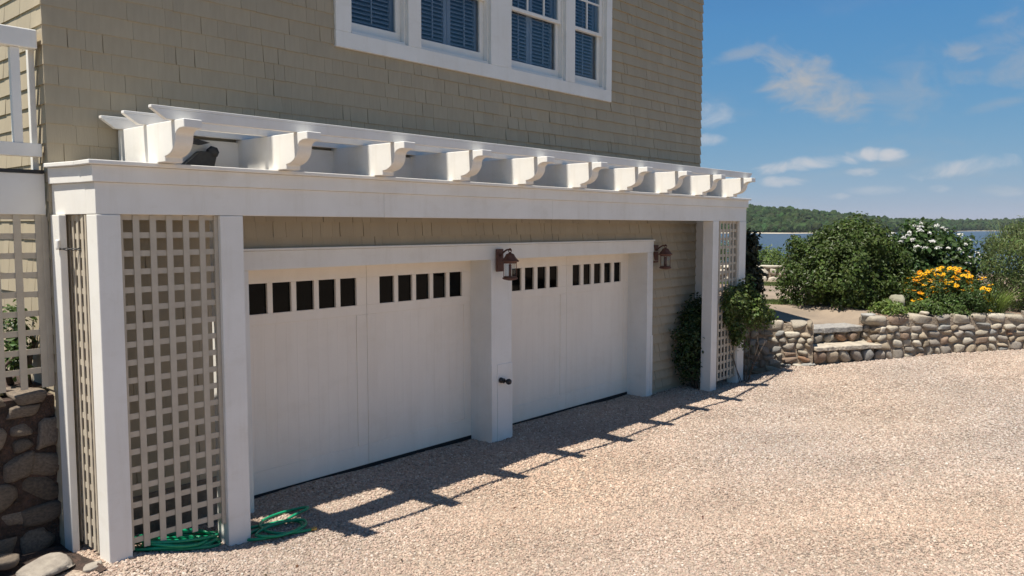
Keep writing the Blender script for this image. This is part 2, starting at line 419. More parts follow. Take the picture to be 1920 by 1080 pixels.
# the trodden path that leads from the steps over the terrace
PATHL = np.array([(13.75, 4.9), (14.3, 5.3), (15.2, 6.0), (16.6, 6.9), (18.6, 7.9), (21.0, 8.6)])
def path_d(X, Y):
    best = np.full(np.shape(X), 1e9)
    for a, b in zip(PATHL[:-1], PATHL[1:]):
        d = b - a; Ln = np.hypot(*d); d = d / Ln
        t = np.clip((X - a[0]) * d[0] + (Y - a[1]) * d[1], 0, Ln)
        best = np.minimum(best, np.hypot(X - a[0] - d[0] * t, Y - a[1] - d[1] * t))
    return best
tag(link('garden_path', grid_mesh('garden_path', np.arange(12.3, 22, 0.1), np.arange(4, 11, 0.1),
     lambda X, Y: terrace_z(X, Y) + 0.006,
     PATH, lambda x, y: (path_d(x, y) < 0.95 + 0.18 * np.sin(x * 3.1) * np.sin(y * 2.7)) & keep_terrace(x, y))), kind='structure')

tag(link('lawn', grid_mesh('lawn', np.linspace(-90, 11, 40), np.linspace(-90, 90, 60), lambda X, Y: -0.3 + 0 * X, LAWN)), kind='structure')

# bare earth under the deck side of the house
def earth_z(X, Y): return ground_z(X, Y) + 0.012 + 0.03 * np.sin(X * 9) * np.sin(Y * 7) + 0.07 * sstep(2.0 - X, 0, 1.2)
tag(link('mulch_bed', grid_mesh('mulch_bed', np.arange(-0.5, 2.17, 0.06), np.arange(5.42, 6.5, 0.06), earth_z, MULCH,
     lambda x, y: y > 5.62 + 0.1 * np.sin(x * 5) - 0.1 * (x < 2.1))), kind='structure')

# sea
def water_mat():
    m, t, b = newmat('sea_water')
    b.inputs['Base Color'].default_value = (0.05, 0.07, 0.095, 1); b.inputs['Roughness'].default_value = 0.35
    b.inputs['Specular IOR Level'].default_value = 0.35
    co = t.nodes.new('ShaderNodeTexCoord'); nz = t.nodes.new('ShaderNodeTexNoise'); nz.inputs['Scale'].default_value = 0.6; nz.inputs['Detail'].default_value = 8
    bp = t.nodes.new('ShaderNodeBump'); bp.inputs['Strength'].default_value = 0.8; bp.inputs['Distance'].default_value = 0.5
    t.links.new(co.outputs['Object'], nz.inputs['Vector']); t.links.new(nz.outputs['Fac'], bp.inputs['Height']); t.links.new(bp.outputs[0], b.inputs['Normal'])
    return m
SEA = -6.0
tag(link('water', grid_mesh('water', np.linspace(-150, 3800, 16), np.linspace(-2600, 3000, 16), lambda X, Y: SEA + 0 * X, water_mat())), kind='structure')

# far shore: wooded hills over the water
def shore(az):
    """distance of the far shore and angle of its tree line, by direction in degrees from +X"""
    D = 1060 + 750 * sstep(19 - az, 0, 9) + 25 * np.sin(az * 1.3)
    el = np.interp(az, [-40, 0, 4, 8.7, 12, 14, 16.5, 19, 22, 25, 32, 45, 70], [0.3, 0.45, 0.48, 0.46, 0.34, 0.42, 0.46, 0.84, 1.14, 1.40, 1.5, 1.2, 0.6])
    return D, el
az = np.linspace(70, -40, 441); D, el = shore(az)
rows = [(-4, 0.0), (0, 0.0), (14, 0.02), (22, 0.06), (80, 0.35), (160, 0.68), (260, 0.93), (340, 1.0), (520, 0.8), (800, -0.3)]
def hill_z(az_, D_, el_, off, fr):
    top = 2.5 + np.tan(np.radians(el_)) * (D_ + 300) - 6.5 - SEA
    return SEA + 0.4 + np.maximum(top, 6) * fr
V = []
for off, fr in rows:
    r = D + off; zz = hill_z(az, D, el, off, fr) - (1.0 if off < 0 else 0)
    V.append(np.stack([r * np.cos(np.radians(az)), r * np.sin(np.radians(az)), zz], 1))
na = len(az); V = np.concatenate(V)
ii, jj = np.meshgrid(np.arange(na - 1), np.arange(len(rows) - 1)); a = (jj * na + ii).ravel()
FORESTF = mat('forest_floor', (0.035, 0.05, 0.02), (0.05, 0.065, 0.028), 0.02, 6, 0.95)
hm = mesh_np('hills', V, np.stack([a, a + 1, a + 1 + na, a + na], 1), [FORESTF, SAND], smooth=True)
idx = np.where(a // na < 2, 1, 0).astype(np.int32); hm.polygons.foreach_set('material_index', idx)
tag(link('hills', hm), kind='structure')

ICO = {}
def ico(sub):
    if sub not in ICO:
        import bmesh
        bm = bmesh.new(); bmesh.ops.create_icosphere(bm, subdivisions=sub, radius=1.0)
        ICO[sub] = (np.array([v.co[:] for v in bm.verts]), np.array([[v.index for v in f.verts] for f in bm.faces])); bm.free()
    return ICO[sub]

def forest():
    iv, ifc = ico(2); nv = len(iv)
    n = 9000
    a_ = RNG.uniform(-6, 34, n); Dd, ee = shore(a_)
    offs = np.concatenate([RNG.uniform(16, 40, n // 4), RNG.uniform(25, 345, n - n // 4)])
    fr = np.interp(offs, [r[0] for r in rows], [r[1] for r in rows])
    z = hill_z(a_, Dd, ee, offs, fr); r = Dd + offs
    rad = RNG.uniform(2.2, 4.6, n) * np.where(RNG.random(n) < 0.12, 1.35, 1.0)
    hgt = rad * RNG.uniform(0.8, 1.35, n)
    P = np.stack([r * np.cos(np.radians(a_)), r * np.sin(np.radians(a_)), z + hgt * 0.75], 1)
    jit = 1 + RNG.uniform(-0.28, 0.28, (n, nv, 1))
    sc3 = np.stack([rad, rad, hgt], 1)[:, None, :]
    Vv = (iv[None] * jit * sc3 + P[:, None, :]).reshape(-1, 3)
    Ff = (ifc[None] + (np.arange(n) * nv)[:, None, None]).reshape(-1, 3)
    base = np.array([0.030, 0.047, 0.017]) * RNG.uniform(0.6, 1.45, (n, 1)) * (1 + RNG.uniform(-0.14, 0.14, (n, 3)))
    c = np.repeat(base, nv, 0)
    m = leaf_mat('far_foliage', 0.0, 0.9, 0.05)
    o = link('far_woodland', mesh_np('far_woodland', Vv, Ff, m, cols=c))
    tag(o, 'dark green wood covering the hills across the water', 'woodland', kind='stuff')
forest()

# ------------------------------------------------------------------ gravel pebbles
def pebbles():
    pts = []
    def scatter(x0, x1, y0, y1, dens, dmin, dmax):
        n = int((x1 - x0) * (y1 - y0) * dens)
        X = RNG.uniform(x0, x1, n); Y = RNG.uniform(y0, y1, n)
        dep = X * fw.x + Y * fw.y; lat = X * rt.x + Y * rt.y
        ok = (dep > dmin) & (dep <= dmax) & (np.abs(lat) < 0.72 * dep + 0.6) & (Y < 6.5)
        sd, _ = wall_sd(X, Y); ok &= (sd < 0.03) & ~((X < 2.14) & (Y > 5.6)) & ~((X > 2.2) & (X < 11.6) & (Y > 6.22) & ~((X > 3.66) & (X < 10.02)))
        return np.stack([X[ok], Y[ok]], 1)
    A = scatter(1.2, 12, -3.5, 6.5, 4400, 3.2, 7.2); B = scatter(2.5, 17.5, -7, 6.5, 2300, 7.2, 13.6)
    XY = np.concatenate([A, B]); n = len(XY)
    r = np.concatenate([0.0055 + 0.0085 * RNG.random(len(A)) ** 1.6, 0.0078 + 0.009 * RNG.random(len(B)) ** 1.5])
    Z = ground_z(XY[:, 0], XY[:, 1]) + r * 0.25
    me = bpy.data.meshes.new('gravel'); me.vertices.add(n)
    me.vertices.foreach_set('co', np.stack([XY[:, 0], XY[:, 1], Z], 1).astype(np.float32).ravel())
    at = me.attributes.new('prot', 'FLOAT_VECTOR', 'POINT')
    at.data.foreach_set('vector', np.stack([RNG.uniform(-0.5, 0.5, n), RNG.uniform(-0.5, 0.5, n), RNG.uniform(0, 6.28, n)], 1).astype(np.float32).ravel())
    at = me.attributes.new('pscl', 'FLOAT_VECTOR', 'POINT')
    at.data.foreach_set('vector', (r[:, None] * np.stack([RNG.uniform(0.8, 1.35, n), RNG.uniform(0.7, 1.1, n), RNG.uniform(0.5, 0.85, n)], 1)).astype(np.float32).ravel())
    pal = np.array([(0.48, 0.355, 0.28), (0.51, 0.415, 0.32), (0.43, 0.31, 0.24), (0.38, 0.325, 0.265), (0.60, 0.52, 0.42), (0.27, 0.22, 0.18), (0.68, 0.62, 0.53)])
    ci = RNG.choice(len(pal), n, p=[0.26, 0.25, 0.17, 0.12, 0.1, 0.05, 0.05])
    X_, Y_ = XY[:, 0], XY[:, 1]
    pa = np.sin(X_ * .9 + 1.3 * np.sin(Y_ * .8)) * np.sin(Y_ * 1.1 + .9 * np.sin(X_ * .6 + 2)); pb = np.sin(X_ * 2.3 + Y_ * 1.4 + 1) * np.sin(Y_ * 2.9 - X_ * .7)
    cc = np.ones((n, 4), dtype=np.float32)
    far_r = sstep(X_ - .9 * Y_, 2.0, 9.0)                                        # greyer stone towards the open drive
    hue = np.stack([1.04 + .04 * pa - .06 * far_r, 1 + 0 * pa, .985 - .05 * pa + .06 * far_r], 1)                # pinker and greyer drifts
    cc[:, :3] = (pal[ci] * .6 + .4 * np.array((.475, .372, .295))) * 0.86 * hue * (RNG.uniform(0.82, 1.16, n) * (1 + .07 * pb + .04 * pa))[:, None]
    at = me.attributes.new('pcol', 'FLOAT_COLOR', 'POINT'); at.data.foreach_set('color', cc.ravel())
    m, t, b = newmat('pebble'); b.inputs['Roughness'].default_value = 0.85; b.inputs['Specular IOR Level'].default_value = 0.25
    an = t.nodes.new('ShaderNodeAttribute'); an.attribute_type = 'INSTANCER'; an.attribute_name = 'pcol'
    t.links.new(an.outputs['Color'], b.inputs['Base Color'])
    g = bpy.data.node_groups.new('pebble_scatter', 'GeometryNodeTree')
    g.interface.new_socket('Geometry', in_out='INPUT', socket_type='NodeSocketGeometry')
    g.interface.new_socket('Geometry', in_out='OUTPUT', socket_type='NodeSocketGeometry')
    gn, gl = g.nodes.new, g.links.new
    gi, go = gn('NodeGroupInput'), gn('NodeGroupOutput')
    ip = gn('GeometryNodeInstanceOnPoints'); ic = gn('GeometryNodeMeshIcoSphere'); ic.inputs['Subdivisions'].default_value = 1; ic.inputs['Radius'].default_value = 1.0
    sm = gn('GeometryNodeSetMaterial'); sm.inputs['Material'].default_value = m
    def na_(nm):
        x = gn('GeometryNodeInputNamedAttribute'); x.data_type = 'FLOAT_VECTOR'; x.inputs['Name'].default_value = nm; return x.outputs['Attribute']
    gl(ic.outputs['Mesh'], sm.inputs['Geometry']); gl(sm.outputs[0], ip.inputs['Instance'])
    gl(gi.outputs[0], ip.inputs['Points']); gl(na_('prot'), ip.inputs['Rotation']); gl(na_('pscl'), ip.inputs['Scale'])
    gl(ip.outputs[0], go.inputs[0])
    o = link('gravel', me); md = o.modifiers.new('scatter', 'NODES'); md.node_group = g
    tag(o, 'loose pinkish tan pebbles covering the driveway', 'gravel', kind='stuff')
    print('pebbles', n)
pebbles()

# ------------------------------------------------------------------ house
WY = 6.25                     # face of the sheathing, front wall
HX0, HX1, HTOP = 2.13, 11.62, 7.3
house = empty('house', (6.9, 9.5, 0), 'beige shingled house with two white garage doors under a row of windows', 'house')
wb = MB()
for a_ in ((HX0, 3.49, WY, WY + .3, -0.2, HTOP), (3.49, 10.19, WY, WY + .3, 2.285, 4.17), (3.49, 4.6, WY, WY + .3, 4.17, HTOP),
           (4.6, 9.09, WY, WY + .3, 5.9, HTOP), (9.09, 10.19, WY, WY + .3, 4.17, HTOP), (10.19, HX1, WY, WY + .3, -0.2, HTOP),
           (HX0, HX0 + .3, WY + .3, 13.5, -0.2, HTOP), (HX1 - .3, HX1, WY + .3, 13.5, -0.2, HTOP), (HX0 + .3, HX1 - .3, 13.2, 13.5, -0.2, HTOP),
           (HX0 + .3, HX1 - .3, 7.0, 13.2, 2.6, 2.8)):
    wb.box(*a_)
wall = wb.build('wall', SHINGLE, house)
rf = MB()
rf.prism_x([(WY - .35, HTOP), (9.9, 10.3), (13.85, HTOP), (13.85, HTOP - .15), (WY - .35, HTOP - .15)], HX0 - .3, HX1 + .3)
rf.build('roof', ROOFM, house)

# shingles, course by course
CRS = 0.137
def shingle_verts(x0, x1, z0, h, skew, thick):
    """one shingle on the front wall plane y = 0 (out is -y): butt proud, head thin"""
    t0, t1 = thick, 0.003
    return [(x0, -t0, z0), (x1, -t0, z0 + skew), (x1, 0, z0 + skew), (x0, 0, z0), (x0, -t1, z0 + h), (x1, -t1, z0 + h), (x1, 0, z0 + h), (x0, 0, z0 + h)]

def blocked(x0, x1, z0, z1):
    for bx0, bx1, bz0, bz1 in ((4.598, 9.092, 4.165, 9), (3.49, 10.19, -1, 2.29)):
        if x1 > bx0 and x0 < bx1 and z1 > bz0 and z0 < bz1: return (bx0, bx1, bz0, bz1)
    return None
front = []                                     # (x0, x1, z0, h)
rs = random.Random(3)
zc_ = -0.06; k = 0
while zc_ < HTOP:
    x = HX0 - 0.012; zj = zc_ 
    while x < HX1 + 0.012:
        w = rs.choice((0.085, 0.105, 0.12, 0.14, 0.16, 0.18, 0.21, 0.24)) + rs.uniform(-.012, .012)
        x1 = min(x + w, HX1 + 0.012); gap = rs.choice((0.0008, 0.001, 0.0015, 0.002, 0.0035, 0.008))
        b_ = blocked(x, x1, zj, zj + CRS)
        segs = [(x, x1 - gap, zj, CRS + .012)]
        if b_:
            segs = []
            if zj + CRS > b_[3] > zj and x > b_[0] - .2: segs = [(x, x1 - gap, b_[3] + .002, zj + CRS + .012 - b_[3])]
            elif zj < b_[2] < zj + CRS: segs = [(x, x1 - gap, zj, b_[2] - zj - .002)]
            else:
                if x < b_[0]: segs.append((x, b_[0] - .002, zj, CRS + .012))
                if x1 > b_[1]: segs.append((b_[1] + .002, x1 - gap, zj, CRS + .012))
        front += [s for s in segs if s[1] - s[0] > 0.01 and s[3] > 0.012]
        x = x1
    zc_ += CRS; k += 1
def shown(s):
    """how large a shingle shows: nearest part of the upper wall that no pergola or frame edge hides"""
    X, Z = (s[0] + s[1]) / 2, s[2] + s[3] / 2
    dep = X * fw.x + WY * fw.y
    zt = 2.5 + 0.435 * dep
    vis = 1.0 if (Z > 3.05 + 0.02 * dep and Z < zt - .1) else 0.0
    return vis * (s[1] - s[0]) * s[3] / dep ** 2 * (WY / math.hypot(X, WY))
order = sorted(front, key=shown, reverse=True)
unit = {}
for ti, th in enumerate((0.011, 0.013, 0.015)):
    me = bpy.data.meshes.new('shingle'); me.from_pydata([(x, y, z) for x, y, z in shingle_verts(0, 1, 0, 1, 0, th)], [], BOXF); me.materials.append(SHINGLE); me.update(); unit[ti] = me
big, rest = order[:300], order[300:]
for i, (x0, x1, z0, h) in enumerate(big):
    o = bpy.data.objects.new('shingle', unit[rs.randrange(3)]); COL.objects.link(o); o.parent = wall
    o.location = (x0, WY, z0 + rs.uniform(-.0025, .0025)); o.scale = (x1 - x0, 1, h)
V, tone = [], []
for x0, x1, z0, h in rest:
    V += [(x, y + WY, z) for x, y, z in shingle_verts(x0, x1, z0 + rs.uniform(-.0025, .0025), h, rs.uniform(-.001, .001), rs.uniform(.010, .014) + .013 * float(sstep((x0 - 3.5) / 5)) + (.014 if z0 < 2.6 and x0 > 10 else 0))]
    tone += [rs.random()] * 8
# the end wall (faces -x): same courses turned the corner
zc_ = -0.06
while zc_ < HTOP:
    y = WY - 0.004
    while y < 9.5:
        w = rs.choice((0.1, 0.12, 0.15, 0.18, 0.22)); y1 = y + w; g_ = rs.choice((.001, .002, .004)); th = rs.uniform(.012, .018)
        V += [(HX0 - b2, c2, z2) for c2, b2, z2 in ((y, th, zc_), (y1 - g_, th, zc_), (y1 - g_, 0, zc_), (y, 0, zc_), (y, .003, zc_ + CRS + .012), (y1 - g_, .003, zc_ + CRS + .012), (y1 - g_, 0, zc_ + CRS + .012), (y, 0, zc_ + CRS + .012))]
        tone += [rs.random()] * 8; y = y1
    zc_ += CRS
nb = len(V) // 8
F = (np.array(BOXF)[None] + (np.arange(nb) * 8)[:, None, None]).reshape(-1, 4)
tag(link('shingles', mesh_np('shingles', V, F, SHINGLE, tone=tone), wall), kind='stuff')

bx('foundation', SHADE_DARKST, house, 2.14, 3.47, 6.226, 6.30, -0.1, 0.40, bevel=.01)
# garage openings: casings, mullion, header
bx('door_header', WHITE, house, 3.485, 10.195, 6.2, 6.62, 2.125, 2.29)
bx('door_jamb', WHITE, house, 3.485, 3.64, 6.205, 6.62, -0.05, 2.124)
bx('door_jamb', WHITE, house, 10.04, 10.19, 6.205, 6.62, -0.05, 2.124)
bx('door_mullion', WHITE, house, 6.695, 7.045, 6.205, 6.62, -0.05, 2.124)
for x0, x1 in ((6.688, 6.70), (6.79, 7.05), (10.135, 10.197)):
    bx('corner_board', WHITE, house, x0, x1, 6.197, 6.32 if x1 > 7.2 or x1 < 6.71 else 6.21, -0.05, 0.9, bevel=.002)
bx('drip_cap', WHITE, house, 3.47, 10.21, 6.185, 6.26, 2.292, 2.312, bevel=.003)

def garage_door(x0, x1, win, who):
    d = MB().box(x0 - .02, x1 + .02, 6.572, 6.61, 0.025, 2.2).build('garage_door', CREAM, house)
    d['label'] = who
    mid = (x0 + x1) / 2
    def p(nm, *a, m=CREAM, bevel=.003): return bx(nm, m, d, *a, bevel=bevel)
    zb, zt = 1.70, 1.982
    # each leaf: stiles, rails, bars between panes, boards
    for li, panes in enumerate(win):
        lx0, lx1 = (x0 - .02, mid - .002) if li == 0 else (mid + .002, x1 + .02)
        p('top_rail', lx0, lx1, 6.54, 6.572, zt, 2.2)
        p('middle_rail', lx0, lx1, 6.54, 6.572, 1.60, zb)
        p('bottom_rail', lx0, lx1, 6.54, 6.572, 0.03, 0.24)
        edges = [lx0] + [e for a_ in panes for e in a_] + [lx1]
        for i in range(0, len(edges), 2):
            p('window_bar', edges[i], edges[i + 1], 6.54, 6.572, zb + .0005, zt - .0005, bevel=.002)
        for a0, a1 in panes:
            p('pane', a0 - .004, a1 + .004, 6.566, 6.574, zb - .004, zt + .004, m=PANE, bevel=0)
        st = .13
        p('stile', lx0, lx0 + st, 6.54, 6.572, 0.2405, 1.5995); p('stile', lx1 - st, lx1, 6.54, 6.572, 0.2405, 1.5995)
        nbd = 11; w = (lx1 - lx0 - 2 * st) / nbd
        for i in range(nbd):
            p('board', lx0 + st + i * w + .0001, lx0 + st + (i + 1) * w - .0001, 6.5475, 6.572, 0.2405, 1.5995, bevel=.0007)
    p('bottom_seal', x0, x1, 6.535, 6.60, -0.03, 0.03, m=RUBBER, bevel=0)
def pane_row(first, pitch=.2545, w=.2): return [(first + i * pitch, first + i * pitch + w) for i in range(5)]
garage_door(3.64, 6.695, (pane_row(3.822), pane_row(5.338)), 'near cream garage door with ten small dark panes')
garage_door(7.045, 10.04, (pane_row(7.183, .2485, .18), pane_row(8.678, .2485, .176)), 'far cream garage door behind the centre post')

# upper windows
zs, zm0, zm1, zt = 4.318, 5.02, 5.055, 5.86
cs = MB()
for a_ in ((4.60, 9.09, 6.215, 6.33, 4.17, zs), (4.60, 4.775, 6.215, 6.33, zs, zt), (5.487, 5.66, 6.215, 6.33, zs, zt), (6.711, 7.056, 6.215, 6.33, zs, zt),
           (8.083, 8.272, 6.215, 6.33, zs, zt), (8.968, 9.09, 6.215, 6.33, zs, zt), (4.60, 9.09, 6.215, 6.33, zt, 6.0)):
    x0, x1, y0, y1, z0, z1 = a_; cs.box(x0, x1, y0, y1, z0 + (.0006 if z0 == zs else 0), z1 - (.0006 if z1 == zt else 0))
cs.build('window_casing', WHITE, house, bevel=.003)
bx('window_interior', ROOM, house, 4.65, 9.05, 6.75, 6.8, 4.2, 5.95, bevel=0)
for wi, (x0, x1, two) in enumerate(((4.775, 5.487, False), (5.66, 6.711, True), (7.056, 8.083, True), (8.272, 8.968, False))):
    f = MB()
    fr = .022
    for a_ in ((x0, x0 + fr, 6.262, 6.40, zs, zt), (x1 - fr, x1, 6.262, 6.40, zs, zt), (x0 + fr, x1 - fr, 6.262, 6.40, zt - fr, zt), (x0 + fr, x1 - fr, 6.24, 6.40, zs, zs + .028)): f.box(*a_)
    win = f.build('window', WHITE, house, bevel=.002)
    xi0, xi1 = x0 + fr + .001, x1 - fr - .001
    def sash(name, y0, z0, z1, br, tr, sd=.06):
        s = MB()
        for a_ in ((xi0, xi1, y0, y0 + .035, z0, z0 + br), (xi0, xi1, y0, y0 + .035, z1 - tr, z1), (xi0, xi0 + sd, y0, y0 + .035, z0 + br, z1 - tr), (xi1 - sd, xi1, y0, y0 + .035, z0 + br, z1 - tr)): s.box(*a_)
        s.build(name, WHITE, win, bevel=.003)
        MB().box(xi0 + sd - .005, xi1 - sd + .005, y0 + .016, y0 + .020, z0 + br - .005, z1 - tr + .005).build('pane', GLASS, win)
    sash('lower_sash', 6.315, zs + .029, zm1, .10, .036)
    sash('upper_sash', 6.278, zm0 - .006, zt - fr - .001, .04, .06)
    mu = [(x0 + x1) / 2] if not two else [x0 + (x1 - x0) * .36, x0 + (x1 - x0) * .66]
    for xm in mu: bx('muntin', WHITE, win, xm - .011, xm + .011, 6.284, 6.306, zm1 - .02, zt - .08, bevel=.002)
    bx('muntin', WHITE, win, xi0 + .06, xi1 - .06, 6.286, 6.304, 5.40, 5.422, bevel=.002)
    # plantation shutters inside
    leaves = [(xi0 + .03, xi1 - .03)] if not two else [(xi0 + .03, (x0 + x1) / 2 - .004), ((x0 + x1) / 2 + .004, xi1 - .03)]
    for lx0, lx1 in leaves:
        s = MB(); y0 = 6.385
        for a_ in ((lx0, lx0 + .05, y0, y0 + .03, zs + .08, zt - .03), (lx1 - .05, lx1, y0, y0 + .03, zs + .08, zt - .03), (lx0 + .05, lx1 - .05, y0, y0 + .03, zs + .08, zs + .155), (lx0 + .05, lx1 - .05, y0, y0 + .03, zt - .1, zt - .03)): s.box(*a_)
        z = zs + .18
        while z < zt - .12:
            c_, sn = math.cos(math.radians(38)) * .024, math.sin(math.radians(38)) * .024
            pr = [(y0 + .015 - c_, z - sn), (y0 + .015 + c_, z + sn), (y0 + .015 + c_, z + sn + .006), (y0 + .015 - c_, z - sn + .006)]
            s.prism_x(pr, lx0 + .05, lx1 - .05); z += .043
        s.box((lx0 + lx1) / 2 - .006, (lx0 + lx1) / 2 + .006, y0 - .03, y0 - .018, zs + .17, zt - .13)
        s.build('shutter', SHUT, win)

# black round fitting on the centre post
kb = MB(); kb.lathe([(.028, 0), (.03, -.012), (.014, -.016), (.014, -.06), (.03, -.066), (.036, -.09), (.028, -.11), (.01, -.114)], (6.885, 6.197, .70), 16, 'y')
kb.lathe([(.03, 0), (.034, -.01), (.03, -.03), (.01, -.036)], (6.835, 6.197, .715), 14, 'y')
kb.build('door_stop', BLACKM, house, smooth=True)

# ------------------------------------------------------------------ pergola
pg = empty('pergola', (7.1, 5.9, 0), 'long white pergola with scrolled rafter tails over the garage doors', 'pergola')
for x0, x1, zb_ in ((2.20, 2.36, .05), (3.09, 3.28, -.02), (10.965, 11.15, -.04), (11.85, 12.08, -.02)):
    po = bx('post', WHITE, pg, x0, x1, 5.65, 5.82, zb_, 2.583, bevel=.006)
bx('post', WHITE, pg, 2.116, 2.166, 6.08, 6.232, 0.0, 2.583, bevel=.005)
bx('post', WHITE, pg, 11.5, 11.62, 6.09, 6.23, -0.05, 2.583, bevel=.006)
bx('post', WHITE, pg, 11.95, 12.08, 6.09, 6.23, -0.05, 2.583, bevel=.006)
def skewbox(m, xa0, xa1, xb0, xb1, ya, yb, z0, z1):
    return m.hexa([(xa0, ya, z0), (xa1, ya, z0), (xb1, yb, z0), (xb0, yb, z0), (xa0, ya, z1), (xa1, ya, z1), (xb1, yb, z1), (xb0, yb, z1)])
# front beam in lengths, with its returns to the wall
cuts = [2.20, 4.68, 7.12, 9.55, 12.08]
for i, (a0, a1) in enumerate(zip(cuts[:-1], cuts[1:])):
    bx('beam', WHITE, pg, a0 + (.0008 if i else 0), a1 - (.0008 if i < 3 else 0), 5.655, 5.81, 2.585, 2.80, bevel=.003)
bx('frieze', WHITE, pg, 2.178, 12.102, 5.632, 5.825, 2.801, 2.914, bevel=.004)
bx('beam_cap', WHITE, pg, 2.145, 12.135, 5.597, 5.855, 2.915, 2.945, bevel=.005)
skewbox(MB(), 2.203, 2.34, 2.135, 2.26, 5.811, 6.24, 2.585, 2.80).build('beam', WHITE, pg, bevel=.003)
skewbox(MB(), 2.181, 2.35, 2.112, 2.27, 5.826, 6.237, 2.801, 2.914).build('frieze', WHITE, pg, bevel=.004)
skewbox(MB(), 2.145, 2.37, 2.082, 2.29, 5.856, 6.234, 2.915, 2.945).build('beam_cap', WHITE, pg, bevel=.005)
bx('beam', WHITE, pg, 11.94, 12.078, 5.811, 6.24, 2.585, 2.80); bx('frieze', WHITE, pg, 11.93, 12.1, 5.826, 6.237, 2.801, 2.914)
bx('beam_cap', WHITE, pg, 11.91, 12.133, 5.856, 6.234, 2.915, 2.945)
bx('ledger', WHITE, pg, 2.74, 11.25, 6.19, 6.232, 2.96, 3.20)
prof = [(6.225, 2.947), (5.485, 2.947), (5.485, 2.982)]
prof += [(5.485 - .16 * math.sin(t), 3.112 - .126 * math.cos(t)) for t in np.linspace(0.06, math.pi / 2, 10)]
prof += [(5.236 + .088 * math.cos(t), 3.112 + .05 * math.sin(t)) for t in np.linspace(0.2, math.pi / 2, 7)]
prof += [(5.20, 3.162), (5.20, 3.22), (6.225, 3.22)]
rme = MB().prism_x(prof, 0, .13).mesh('rafter', WHITE)
for i in range(10):
    o = bpy.data.objects.new('rafter', rme); COL.objects.link(o); o.parent = pg
    o.matrix_parent_inverse = parent_world(pg).inverted(); o.location = (2.603 + i * .962, 0, 0)
    bv = o.modifiers.new('bevel', 'BEVEL'); bv.width = .004; bv.segments = 1; bv.limit_method = 'ANGLE'; bv.angle_limit = math.radians(50)
for yc in (5.355, 5.775, 6.155):
    h0, h1 = 3.2205, 3.308; a0, a1 = 2.45, 11.56
    m_ = MB(); ya, yb = yc - .022, yc + .022
    m_.hexa([(a0 + .10, ya, h0), (a1 - .10, ya, h0), (a1 - .10, yb, h0), (a0 + .10, yb, h0), (a0 + .0, ya, h1 - .02), (a1, ya, h1 - .02), (a1, yb, h1 - .02), (a0, yb, h1 - .02)])
    m_.box(a0, a1, ya, yb, h1 - .0199, h1)
    m_.build('purlin', WHITE, pg, bevel=.003)

def lattice(parent, x0, x1, y, z0, z1, vx, pitch=.128, sw=.044, zoff=0.0):
    """panel in the plane of the front: frame strips, upright slats before, level slats behind"""
    la = MB().box(x0, x0 + .024, y, y + .03, z0, z1).build('lattice', LATT, parent)
    MB().box(x1 - .03, x1, y, y + .03, z0, z1).build('edge_strip', LATT, la)
    up_me = MB().box(-sw / 2, sw / 2, 0, .009, 0, z1 - z0).mesh('slat', LATT)
    for xc in vx:
        o = link('slat', up_me, la); o.location = (xc, y + .004, z0)
    n = int((z1 - z0 - .02) / pitch); lv_me = MB().box(x0 + .0245, x1 - .0305, 0, .009, -.0205, .0205).mesh('slat', LATT)
    for i in range(n + 1):
        o = link('slat', lv_me, la); o.location = (0, y + .0135, z1 - .012 - zoff - i * pitch)
    return la
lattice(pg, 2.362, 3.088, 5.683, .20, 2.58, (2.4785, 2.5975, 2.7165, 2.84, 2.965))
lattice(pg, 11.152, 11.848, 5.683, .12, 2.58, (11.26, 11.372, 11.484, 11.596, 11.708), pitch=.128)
# side lattice of the left bay, in a plane across the front
la = MB().box(2.196, 2.222, 5.822, 5.842, .2, 2.58).build('lattice', LATT, pg)
u_me = MB().box(0, .009, -.02, .02, .2, 2.58).mesh('slat', LATT); l_me = MB().box(.0095, .018, 5.8425, 6.225, -.02, .02).mesh('slat', LATT)
for yc in (5.90, 5.985, 6.07, 6.155):
    o = link('slat', u_me, la); o.location = (2.20, yc, 0)
for i in range(19):
    o = link('slat', l_me, la); o.location = (2.20, 0, 2.56 - i * .128)

# ------------------------------------------------------------------ deck to the left of the house corner
dk = empty('deck', (1.2, 6.4, 1.33), 'white deck railing and lattice skirt at the left house corner', 'deck')
bx('fascia', WHITE, dk, -0.6, 2.108, 6.285, 6.325, 2.585, 2.875)
bx('deck_edge', BLACKM, dk, -0.6, 2.105, 6.275, 6.335, 2.876, 2.9, bevel=.002)
rl = bx('top_rail', WHITE, dk, -0.6, 2.095, 6.27, 6.36, 3.74, 3.872, bevel=.008)
bx('bottom_rail', WHITE, dk, -0.6, 2.10, 6.285, 6.345, 2.992, 3.085, bevel=.004)
for i in range(14):
    xb = 1.9575 - i * .185
    if xb > -0.5: bx('baluster', WHITE, dk, xb - .029, xb + .029, 6.292, 6.338, 3.086, 3.739, bevel=.003)
bx('wall_post', WHITE, dk, 2.06, 2.1, 6.36, 6.40, 2.9, 3.87, bevel=.003)
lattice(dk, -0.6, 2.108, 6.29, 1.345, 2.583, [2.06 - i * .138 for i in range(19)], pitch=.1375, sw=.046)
bx('skirt_post', LATT, dk, 2.085, 2.118, 6.288, 6.30, 1.35, 2.57, bevel=.002)

